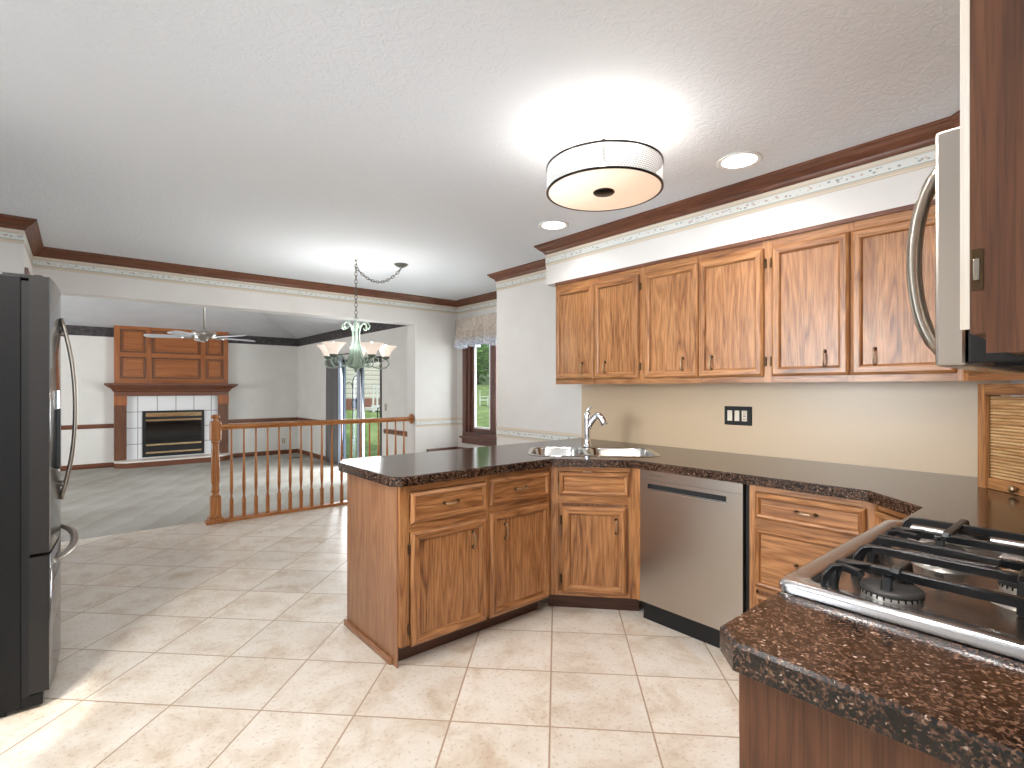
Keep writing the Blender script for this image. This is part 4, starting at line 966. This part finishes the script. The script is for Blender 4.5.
def downlight(x, y, label, power, spread=2.3):
    t = thing('recessed_light', label, 'recessed light', (x, y, 0), 0, 'recessed ceiling lights')
    lathe_one('trim_ring', [(.080, CZ-.001), (.104, CZ-.001), (.106, CZ-.006), (.100, CZ-.009), (.080, CZ-.004)], (0, 0, 0), 'white_plastic', t, seg=40, caps=(False, False))
    lathe_one('lens', [(.002, CZ-.003), (.080, CZ-.003)], (0, 0, 0), 'can_glow', t, seg=40, caps=(False, False))
    d = bpy.data.lights.new('downlight', 'AREA'); d.shape = 'DISK'; d.size = .15; d.energy = power; d.color = (1, .96, .92); d.spread = spread
    o = bpy.data.objects.new('downlight', d); COL.objects.link(o); o.location = (x, y, CZ-.012); return t
downlight(2.51, 1.235, 'larger recessed ceiling light above the counter, right of the drum light', 1.3)
downlight(2.52, 2.55, 'smaller recessed ceiling light near the end of the soffit, left of the drum light', 1)

for x, y, lab in ((.25, .95, 'added out-of-view fill downlight over the open floor before the camera'), (-.42, 2.30, 'added out-of-view fill downlight nearest the refrigerator'), (1.05, .35, 'added out-of-view fill downlight over the near countertop')):  # unseen downlights added as fill for the near floor and peninsula
    downlight(x, y, lab, 14 if 'refrig' in lab else 7, PI)

# ------------------------------------------------------------------ chandelier
CX, CY = 1.87, 4.36
t = thing('chandelier', 'pale green scrolled chandelier with frosted glass shades hanging from a swagged chain', 'chandelier', (CX, CY, 0))
def link(b, p, q, k, r=.011, wire=.0028):
    p, q = Vector(p), Vector(q); c = (p+q)/2; d = (q-p); ln = d.length/2+wire*1.5; d.normalize(); s = Vector((0, 0, 1)) if abs(d.z) < .8 else Vector((1, 0, 0)); s = (s-d*s.dot(d)).normalized(); u = d.cross(s)
    if k % 2: s, u = u, s
    b.tube([c+d*ln*math.cos(2*PI*j/12)+s*r*math.sin(2*PI*j/12) for j in range(12)], wire, 'pewter', 5, closed=True)
b = MB(); zz = 2.40; k = 0
while zz > 1.955: link(b, (0, 0, zz), (0, 0, zz-.034), k); zz -= .034; k += 1
sx, sy = 2.255-CX, 4.255-CY; pts = []
for j in range(19):
    a = j/18; pts.append(Vector((sx*a, sy*a, 2.375-.13*math.sin(PI*a)**.85+.03*a)))
for j in range(18): link(b, pts[j], pts[j+1], j)
b.tube([(p[0]+.003*math.sin(j*2), p[1], p[2]) for j, p in enumerate(pts)], .0018, 'pewter', 5)
b.build('chain', t)
b = MB(); b.tube([(0, 0, CZ), (0, 0, 2.42), (.008, 0, 2.405), (0, 0, 2.392), (-.006, 0, 2.40)], .003, 'bronze', 6); b.lathe([(.010, CZ-.001), (.008, CZ-.012)], (0, 0, 0), 'bronze', seg=12); b.build('ceiling_hook', t)
lathe_one('canopy', [(.001, CZ-.03), (.02, CZ-.03), (.045, CZ-.018), (.062, CZ-.004), (.064, CZ)], (sx, sy, 0), 'pewter', t, seg=28)
b = MB(); b.tube([(.019*math.cos(2*PI*j/14), 0, 1.925+.019*math.sin(2*PI*j/14)) for j in range(14)], .003, 'verdigris', 6, closed=True)
b.lathe([(.008, 1.905), (.014, 1.90), (.016, 1.86), (.012, 1.80), (.014, 1.72), (.022, 1.70), (.026, 1.68), (.024, 1.668), (.036, 1.64), (.042, 1.59), (.052, 1.53), (.068, 1.505), (.070, 1.495), (.03, 1.485), (.012, 1.475), (.016, 1.462), (.004, 1.445)], (0, 0, 0), 'verdigris', seg=24); b.build('body', t)
NA = 5; base = 1.047
b = MB()
for k in range(6):
    a = 2*PI*k/6+.3; c, s = math.cos(a), math.sin(a)
    prof = [(.108, 1.500), (.080, 1.545), (.052, 1.62), (.036, 1.70), (.028, 1.76), (.032, 1.81), (.048, 1.86), (.078, 1.888), (.110, 1.880), (.126, 1.852), (.112, 1.828), (.090, 1.832), (.086, 1.848)]
    b.tube([(r*c, r*s, z) for r, z in prof], .0058, 'verdigris', 7)
b.build('scroll_crown', t)
for k in range(NA):
    a = 2*PI*k/NA+base; c, s = math.cos(a), math.sin(a)
    def W(r, z): return (r*c, r*s, z)
    b = MB()
    b.tube([W(r, z) for r, z in [(.026, 1.66), (.045, 1.58), (.09, 1.525), (.15, 1.498), (.21, 1.487), (.265, 1.495), (.292, 1.525), (.282, 1.555), (.262, 1.572)]], .0062, 'verdigris', 7)
    b.tube([W(r, z) for r, z in [(.12, 1.512), (.135, 1.56), (.165, 1.588), (.195, 1.575), (.198, 1.548), (.180, 1.540), (.172, 1.555)]], .005, 'verdigris', 7)
    b.tube([W(r, z) for r, z in [(.262, 1.572), (.235, 1.555), (.215, 1.53), (.20, 1.50)]], .005, 'verdigris', 7)
    b.lathe([(.010, 1.565), (.030, 1.578), (.036, 1.592), (.030, 1.597)], W(.262, 0), 'verdigris_dark', seg=16); o = b.build('arm', t)
    b = MB(); rsx = [(.030, 1.595), (.036, 1.612), (.050, 1.640), (.066, 1.662), (.088, 1.680), (.090, 1.682), (.086, 1.682), (.064, 1.666), (.048, 1.645), (.033, 1.614), (.028, 1.600)]; rsx = [(r*1.12, 1.595+(zv-1.595)*1.08) for r, zv in rsx]
    b.lathe(rsx, W(.262, 0), 'lamp_glass', seg=28, caps=(False, False)); b.build('glass_shade', o)
    lathe_one('bulb', [(.008, 1.60), (.016, 1.63), (.024, 1.668), (.018, 1.692), (.002, 1.70)], W(.262, 0), 'bulb', o, seg=14)
    point('chandelier_bulb_light', (CX+.262*c, CY+.262*s, 1.73), 1.7, (.98, .98, .95), .025)

# ------------------------------------------------------------------ ceiling fan
GX, GY, GZ = 1.264, 7.8, 1.985
t = thing('ceiling_fan', 'five-bladed white ceiling fan hanging in the family room before the fireplace', 'ceiling fan', (GX, GY, 0))
lathe_one('downrod', [(.012, 3.35), (.012, GZ+.09)], (0, 0, 0), 'fan_metal', t, seg=10); lathe_one('canopy', [(.08, 3.35), (.07, 3.30), (.02, 3.27)], (0, 0, 0), 'fan_metal', t)
lathe_one('motor_housing', [(.02, GZ+.11), (.05, GZ+.09), (.10, GZ+.075), (.14, GZ+.065), (.145, GZ+.045), (.145, GZ+.01), (.13, GZ-.005), (.09, GZ-.015), (.05, GZ-.03), (.045, GZ-.05), (.02, GZ-.06)], (0, 0, 0), 'fan_metal', t, seg=32)
for k in range(5):
    a = 2*PI*k/5+.25; T = Matrix.Rotation(a, 4, 'Z') @ Matrix.Translation((0, 0, GZ-.005)) @ Matrix.Rotation(math.radians(12), 4, 'X')
    b = MB(); pl = [(.17, -.045), (.22, -.055), (.60, -.068), (.66, -.05), (.675, 0), (.66, .05), (.60, .068), (.22, .055), (.17, .045)]
    top = [tuple(T @ Vector((x, y, .004))) for x, y in pl]; bot = [tuple(T @ Vector((x, y, -.004))) for x, y in pl]; b.rings([bot, top], 'fan_blade', smooth=False); o = b.build('blade', t)
    b = MB(); b.tube([tuple(T @ Vector(p)) for p in ((.09, 0, -.002), (.15, 0, -.012), (.20, 0, -.006), (.26, 0, -.006))], [.012, .012, .02, .012], 'fan_metal', 8, flat=.4); b.build('blade_arm', o)

# ------------------------------------------------------------------ fireplace
t = thing('fireplace', 'cherry wood fireplace with panelled overmantel, white tile surround and black insert', 'fireplace', (1.49, YF, FZ))
z = lambda v: v-FZ
b = MB(); b.box((-.97, -.085, z(1.38)), (.97, -.001, z(2.56)), 'cherry', 'z')
OX = [(-.88, -.47), (-.38, .46), (.55, .88)]; OZ = [(z(1.50), z(1.92)), (z(2.00), z(2.45))]
for xa, xb in ((-.97, -.88), (-.47, -.38), (.46, .55), (.88, .97)): b.box((xa, -.115, z(1.38)), (xb, -.085, z(2.56)), 'cherry', 'z', .002)
for za, zb in ((z(1.38), z(1.50)), (z(1.92), z(2.0)), (z(2.45), z(2.56))):
    for xa, xb in OX: b.box((xa, -.114, za), (xb, -.085, zb), 'cherry', 'x', .002)
for xa, xb in OX:
    for za, zb in OZ:
        f = .03
        for lo, hi, g in (((xa, za), (xb, za+f), 'x'), ((xa, zb-f), (xb, zb), 'x'), ((xa, za+f), (xa+f, zb-f), 'z'), ((xb-f, za+f), (xb, zb-f), 'z')): b.box((lo[0], -.106, lo[1]), (hi[0], -.085, hi[1]), 'walnut', g, .004)
        b.box((xa+.055, -.100, za+.055), (xb-.055, -.085, zb-.055), 'cherry', 'x', .007)
b.build('overmantel', t)
b = MB(); b.sweep([(-.97, -.001), (-.97, -.16), (.97, -.16), (.97, -.001)], [(0, z(1.24)), (.02, z(1.25)), (.03, z(1.28)), (.06, z(1.31)), (.11, z(1.34)), (.13, z(1.36)), (.15, z(1.37)), (.15, z(1.405)), (0, z(1.405))], 'crown'); b.box((-.97, -.16, z(1.24)), (.97, -.001, z(1.405)), 'crown', 'x'); b.build('mantel_shelf', t)
b = MB(); b.box((-.97, -.15, z(1.16)), (.97, -.001, z(1.24)), 'crown', 'x', .003); b.build('frieze', t)
for s in (-1, 1):
    b = MB(); x0, x1 = (-.97, -.78) if s < 0 else (.78, .97)
    b.box((x0, -.14, z(-.07)), (x1, -.001, z(1.16)), 'walnut', 'z', .003); b.box((x0-.006, -.15, z(.98)), (x1+.006, -.14, z(1.16)), 'cherry', 'z', .003); b.build('pilaster', t)
b = MB()
def tl(x0, x1, z0, z1): b.face([(x0, -.06, z0), (x1, -.06, z0), (x1, -.06, z1), (x0, -.06, z1)], 'fp_tile', gps=[(x-.03, q-z(-.07)+.03, 0) for x, q in ((x0, z0), (x1, z0), (x1, z1), (x0, z1))])
b.box((-.78, -.058, z(-.07)), (.78, -.001, z(1.16)), 'white'); tl(-.78, .78, z(.86), z(1.16)); tl(-.78, -.53, z(-.07), z(.86)); tl(.53, .78, z(-.07), z(.86)); b.build('tile_surround', t)
b = MB(); b.box((-.53, -.085, z(-.05)), (.53, -.05, z(.86)), 'black', 'z', .004); o = b.build('firebox_insert', t)
b = MB(); b.box((-.47, -.09, z(.22)), (.47, -.086, z(.64)), 'firebox_glass'); b.build('glass_door', o)
for za, zb in ((.74, .82), (.655, .69), (.17, .205), (.015, .05)):
    b = MB(); b.box((-.475, -.10, z(za)), (.475, -.086, z(zb)), 'brass', 'x', .005); b.build('brass_bar', o)
b = MB(); b.prism([(-.97, -.001), (-.97, -.28), (-.80, -.45), (.80, -.45), (.97, -.28), (.97, -.001)], 0, z(-.10), 'crown', 'x'); b.build('hearth_base', t)
b = MB(); b.prism([(-.98, -.001), (-.98, -.29), (-.81, -.465), (.81, -.465), (.98, -.29), (.98, -.001)], z(-.10), z(-.07), 'hearth_stone'); b.build('hearth_slab', t)

# ------------------------------------------------------------------ railing
t = thing('stair_railing', 'turned oak railing with a newel post between the tile floor and the sunken carpet', 'railing', (1.02, 5.70, 0))
b = MB(); b.box((-.085, -.055, 0), (2.15, .055, .028), 'rail', 'x', .005); b.build('shoe_rail', t)
b = MB(); b.box((-.062, -.062, .028), (.062, .062, .055), 'rail', 'z', .006); b.box((-.052, -.052, .055), (.052, .052, .075), 'rail', 'z', .006); b.box((-.044, -.044, .075), (.044, .044, .26), 'rail', 'z', .004)
b.lathe([(.044, .26), (.046, .27), (.030, .285), (.034, .30), (.040, .315), (.030, .335), (.036, .345), (.030, .36), (.038, .40), (.040, .50), (.036, .62), (.029, .75), (.028, .775), (.036, .785), (.030, .80)], (0, 0, 0), 'rail', seg=20)
b.box((-.046, -.046, .80), (.046, .046, .99), 'rail', 'z', .014); b.lathe([(.036, .985), (.022, 1.0), (.022, 1.012), (.038, 1.022), (.040, 1.036), (.030, 1.048), (.004, 1.056)], (0, 0, 0), 'rail', seg=20); b.build('newel_post', t)
b = MB(); hp = [(-.030, .905), (-.030, .915), (-.022, .922), (-.030, .932), (-.027, .948), (-.014, .957), (.014, .957), (.027, .948), (.030, .932), (.022, .922), (.030, .915), (.030, .905)]
b.newoff(); b.rings([[(x, y, zz) for y, zz in hp] for x in (.04, 2.142)], 'rail', 'x', False); b.build('handrail', t)
lathe_one('wall_rosette', [(.001, 2.122), (.050, 2.124), (.062, 2.134), (.062, 2.148), (.001, 2.149)], (0, 0, .932), 'rail', t, axis='x', seg=28)
bx = [.141+.1115*k for k in range(18)]
b = MB(); b.newoff(); b.box((-.016, -.016, .028), (.016, .016, .21), 'rail', 'z', .002)
b.lathe([(.015, .21), (.017, .216), (.010, .226), (.013, .235), (.009, .245), (.012, .26), (.0165, .33), (.016, .42), (.011, .62), (.0085, .80), (.008, .91)], (0, 0, 0), 'rail', seg=12)
b0 = b.build('baluster', t); b0.location = (bx[0], 0, 0)
for x in bx[1:]:
    c = b0.copy(); COL.objects.link(c); c.parent = t; c.location = (x, 0, 0)

# ------------------------------------------------------------------ curtain, valance, small things
def pleats(name, label, cat, y0, y1, z0, z1, X, amp, waves, mat):
    b = MB(); n = waves*10; pts = []
    for k in range(n+1):
        a = k/n; pts.append((X+amp*math.sin(a*waves*2*PI)+amp*.3*math.sin(a*waves*4.3), y0+(y1-y0)*a))
    rows = 8; rs = []
    for r in range(rows+1):
        q = r/rows; zz = z0+(z1-z0)*q; sp = 1+.12*(1-q); ym = (y0+y1)/2
        rs.append([(x, ym+(y-ym)*sp, zz) for x, y in pts]+[(x+.004, ym+(y-ym)*sp, zz) for x, y in reversed(pts)])
    b.rings(rs, mat); return tag(b.build(name), label, cat)
pleats('curtain', 'dark grey floor-length curtain drawn beside the patio door', 'curtain', 9.90, 10.46, FZ+.02, 1.93, XF-.075, .028, 6, 'curtain')
pleats('sheer_curtain', 'narrow pale blue-grey sheer panel between dark curtain and patio door', 'curtain', 9.74, 9.86, FZ+.02, 1.93, XF-.065, .016, 4, 'sheer')
t = thing('curtain_rod', 'dark rod above the patio door carrying the grey curtain', 'curtain rod', (XF, 9.0, 1.945))
b = MB(); b.tube([(-.08, -1.15, 0.012), (-.08, 1.6, 0.012)], .012, 'dark_frame', 10); b.lathe([(.001, -1.19), (.022, -1.17), (.012, -1.15)], (-.08, 0, 0), 'dark_frame', 'y', 12); b.build('rod', t)
for y in (-1.0, 1.5): b = MB(); b.tube([(-.08, y, -.012), (0, y, -.012)], .006, 'dark_frame', 8); b.build('bracket', t)

b = MB(); n = 150; L0, L1 = 4.25, 5.55; rows = [(0, 1.83), (.05, 1.85), (.25, 1.92), (.5, 2.0), (.75, 2.085), (.78, 2.10), (.84, 2.125), (.95, 2.16), (1, 2.185)]
pth = []
for k in range(n+1):
    a = k/n; pth.append((a, L0+(L1-L0)*a))
rs = []; gp = []
for q, zz in rows:
    ring = []
    for a, y in pth:
        amp = .065*(1-q*.6) if q < .75 else (.004 if q < .8 else .010)
        ph = a*15*PI; dz = (.018*math.sin(a*8*PI+1) if q == 0 else .010*math.sin(ph*.8) if q >= 1 else 0)
        ring.append((XN-.085-amp*math.sin(ph+2*math.sin(a*9)), y, zz+dz))
    rs.append(ring)
for i in range(len(rs)-1):
    for k in range(n):
        p = [rs[i][k], rs[i][k+1], rs[i+1][k+1], rs[i+1][k]]
        g = [(q[1], (q[2]-1.8)*1.0+.02, 0) for q in p]
        b.face(p, 'valance', smooth=True, gps=g); b.face([(q[0]+.004, q[1], q[2]) for q in p], 'valance', smooth=True, gps=g)
for i in range(len(rs)-1):     # return to the wall at the left end
    p0, p1 = rs[i][-1], rs[i+1][-1]
    b.face([p0, (XN-.001, L1+.012, p0[2]), (XN-.001, L1+.012, p1[2]), p1], 'valance', gps=[(0, p0[2]-1.78, 0), (.08, p0[2]-1.78, 0), (.08, p1[2]-1.78, 0), (0, p1[2]-1.78, 0)])
tag(b.build('window_valance'), 'gathered floral valance hanging over the nook window', 'valance')

def plate(name, x, y, zz, axis, label, cat, mat='tan_plate', kind='outlet', w=.07, h=.115):
    rz = {'y': 0, 'x': R90}[axis]
    t = thing(name, label, cat, (x, y, zz), rz)
    b = MB(); b.box((-w/2, -.006, -h/2), (w/2, 0, h/2), mat, 'z', .002); b.build('plate', t)
    b = MB()
    if kind == 'outlet':
        for s in (-1, 1): b.lathe([(.015, -.006), (.014, -.0085)], (0, 0, s*.024), 'almond', 'y', 14)
        b.build('receptacle', t)
    else: b.box((-.006, -.014, -.012), (.006, -.005, .012), 'almond', 'z', .001); b.build('toggle', t)
    return t
plate('wall_outlet', 3.62, YF, .10, 'y', 'tan wall outlet low on the far family room wall', 'outlet')
plate('light_switch', XF, 7.99, .99, 'x', 'small grey light switch beside the patio door', 'switch', 'fan_metal', 'switch')
t = thing('floor_register', 'dark metal floor register in the carpet near the far corner', 'floor vent', (3.60, 11.6, FZ))
b = MB(); b.box((-.15, -.06, 0), (.15, .06, .008), 'bronze', 'x', .002); b.build('grille_frame', t)
b = MB()
for k in range(9): b.box((-.135+k*.031, -.045, .008), (-.125+k*.031, .045, .011), 'matt_black')
b.build('louvres', t)

# ------------------------------------------------------------------ outdoors
def hgt(x, y):
    d = max(0, math.hypot(x-XF, y-6)-2); return -.42+.102*d
b = MB(); n = 30; g = [[None]*(n+1) for _ in range(n+1)]
for i in range(n+1):
    for j in range(n+1):
        x = 4.15+i*1.4; y = -8+j*1.9; g[i][j] = (x, y, hgt(x, y)+random.uniform(-.01, .01))
for i in range(n):
    for j in range(n): b.face([g[i][j], g[i+1][j], g[i+1][j+1], g[i][j+1]], 'grass', smooth=True)
o = b.build('lawn'); o['kind'] = 'structure'; o['label'] = 'green lawn rising behind the house'
b = MB(); b.box((4.12, 7.0, -.5), (6.2, 10.6, FZ-.03), 'concrete'); struct('patio', b, 'concrete patio outside the sliding door')
def tree(x, y, h, r, label):
    z0 = hgt(x, y); t = thing('tree', label, 'tree', (x, y, z0), 0, 'trees behind the lawn')
    b = MB(); b.tube([(0, 0, 0), (.05, 0, h*.3), (0, .05, h*.6)], [.16, .12, .06], 'bark', 8); b.build('trunk', t)
    b = MB(); rnd = random.Random(int(x*31+y*7))
    for k in range(1500):
        u = rnd.uniform(-1, 1); a = rnd.uniform(0, 2*PI); q = math.sqrt(1-u*u); rr = r*rnd.uniform(.72, 1.05)*(1+.18*math.sin(3*a+k%3)); c = Vector((rr*q*math.cos(a), rr*q*math.sin(a), h*.52+h*.52*u*rnd.uniform(.85, 1)))
        s = rnd.uniform(.10, .22); T = Matrix.Translation(c) @ Matrix.Rotation(rnd.uniform(0, 6), 4, 'Z') @ Matrix.Rotation(rnd.uniform(-1.2, 1.2), 4, 'X')
        b.face([tuple(T @ Vector(p)) for p in ((-s, 0, 0), (0, -s*.6, .02), (s, 0, 0), (0, s*.6, .02))], 'leaf')
    b.lathe([(.01, h*.06), (r*.6, h*.2), (r*.82, h*.5), (r*.6, h*.85), (.01, h*.98)], (0, 0, 0), 'leaf', seg=14); b.build('crown', t)
for x, y, h, r, lab in ((16.6, 22.8, 6.5, 1.75, 'broad leafy tree straight behind the white lawn chair'), (20.8, 24.4, 8, 1.75, 'tall tree to the right behind the lawn chair'), (18.0, 28.6, 9, 1.8, 'tall dense tree farthest back on the lawn'), (12.4, 25.6, 7, 1.8, 'leafy tree at the far left of the lawn')):
    tree(x, y, h, r, lab)
def q2(u, dist):    # point on the ground along a viewing column at a distance
    d = _F+_R*((u-512)/516); d = d*dist; return d.x, d.y
x, y = q2(484, 19.5)
t = thing('lawn_chair', 'white slatted garden chair out on the lawn beyond the nook window', 'chair', (x, y, hgt(x, y)), .9); t.scale = (.6, .6, .6)
b = MB(); b.box((-.28, -.28, .36), (.28, .28, .40), 'white'); b.build('seat', t)
b = MB()
for k in range(5): b.box((-.27+k*.115, .24, .38), (-.19+k*.115, .27, 1.0), 'white')
b.build('backrest', t)
for sx in (-1, 1):
    b = MB(); b.box((sx*.31-.04, -.30, .58), (sx*.31+.04, .28, .61), 'white'); b.build('armrest', t)
    for sy in (-1, 1): b = MB(); b.box((sx*.27-.025, sy*.25-.025, 0), (sx*.27+.025, sy*.25+.025, .6), 'white'); b.build('leg', t)
# neighbouring house wing seen through the patio door
hx, hy = q2(350, 16.5)
t = thing('house', 'pale lap-sided house beyond the patio door', 'house', (6.9, 17.2, 0))
b = MB(); b.box((-3.4, 0, .95), (3.2, 5, 3.6), 'siding'); b.build('wall', t)
b = MB(); b.box((-3.42, -.02, .2), (3.22, 5, .95), 'brick'); b.build('foundation', t)
b = MB(); b.prism([(-3.7, -.4), (3.5, -.4), (3.5, 5.4), (-3.7, 5.4)], 3.6, 3.75, 'shingle'); b.build('roof', t)
t = thing('deck_railing', 'white picket deck railing in front of the sided house', 'railing', (7.55, 16.3, .55))
b = MB(); b.box((0, 0, .80), (1.5, .06, .87), 'white'); b.box((0, 0, .12), (1.5, .06, .18), 'white'); b.build('rail', t)
for k in range(11): b = MB(); b.box((.04+k*.14, .01, .18), (.09+k*.14, .05, .80), 'white'); b.build('picket', t)
b = MB(); b.box((0, 0, 0), (1.5, .8, .10), 'white_paint'); b.build('deck', t)
for x in (0.05, 1.4): b = MB(); b.box((x, .02, -.7), (x+.07, .09, .0), 'white'); b.build('post', t)
x, y = q2(350.5, 13.2); x, y = 5.30, 12.55
t = thing('shepherd_hook', 'black double shepherd hook standing outside the patio door', 'garden hook', (x, y, hgt(x, y)))
b = MB(); b.tube([(0, 0, -.1), (0, 0, 1.42), (.02, 0, 1.52), (.08, 0, 1.57), (.15, 0, 1.54), (.17, 0, 1.46)], .012, 'black', 8); b.tube([(0, 0, 1.25), (-.03, 0, 1.36), (-.10, 0, 1.41), (-.16, 0, 1.35)], .010, 'black', 8); b.build('pole', t)
b = MB(); b.lathe([(.02, .0), (.09, .02), (.115, .10), (.11, .19), (.06, .24), (.01, .26)], (.03, -.13, .74), 'matt_black', seg=20); b.tube([(.03, -.13, .98), (.03, -.10, 1.25), (0, 0, 1.30)], .005, 'black', 6); b.build('bird_feeder', t)
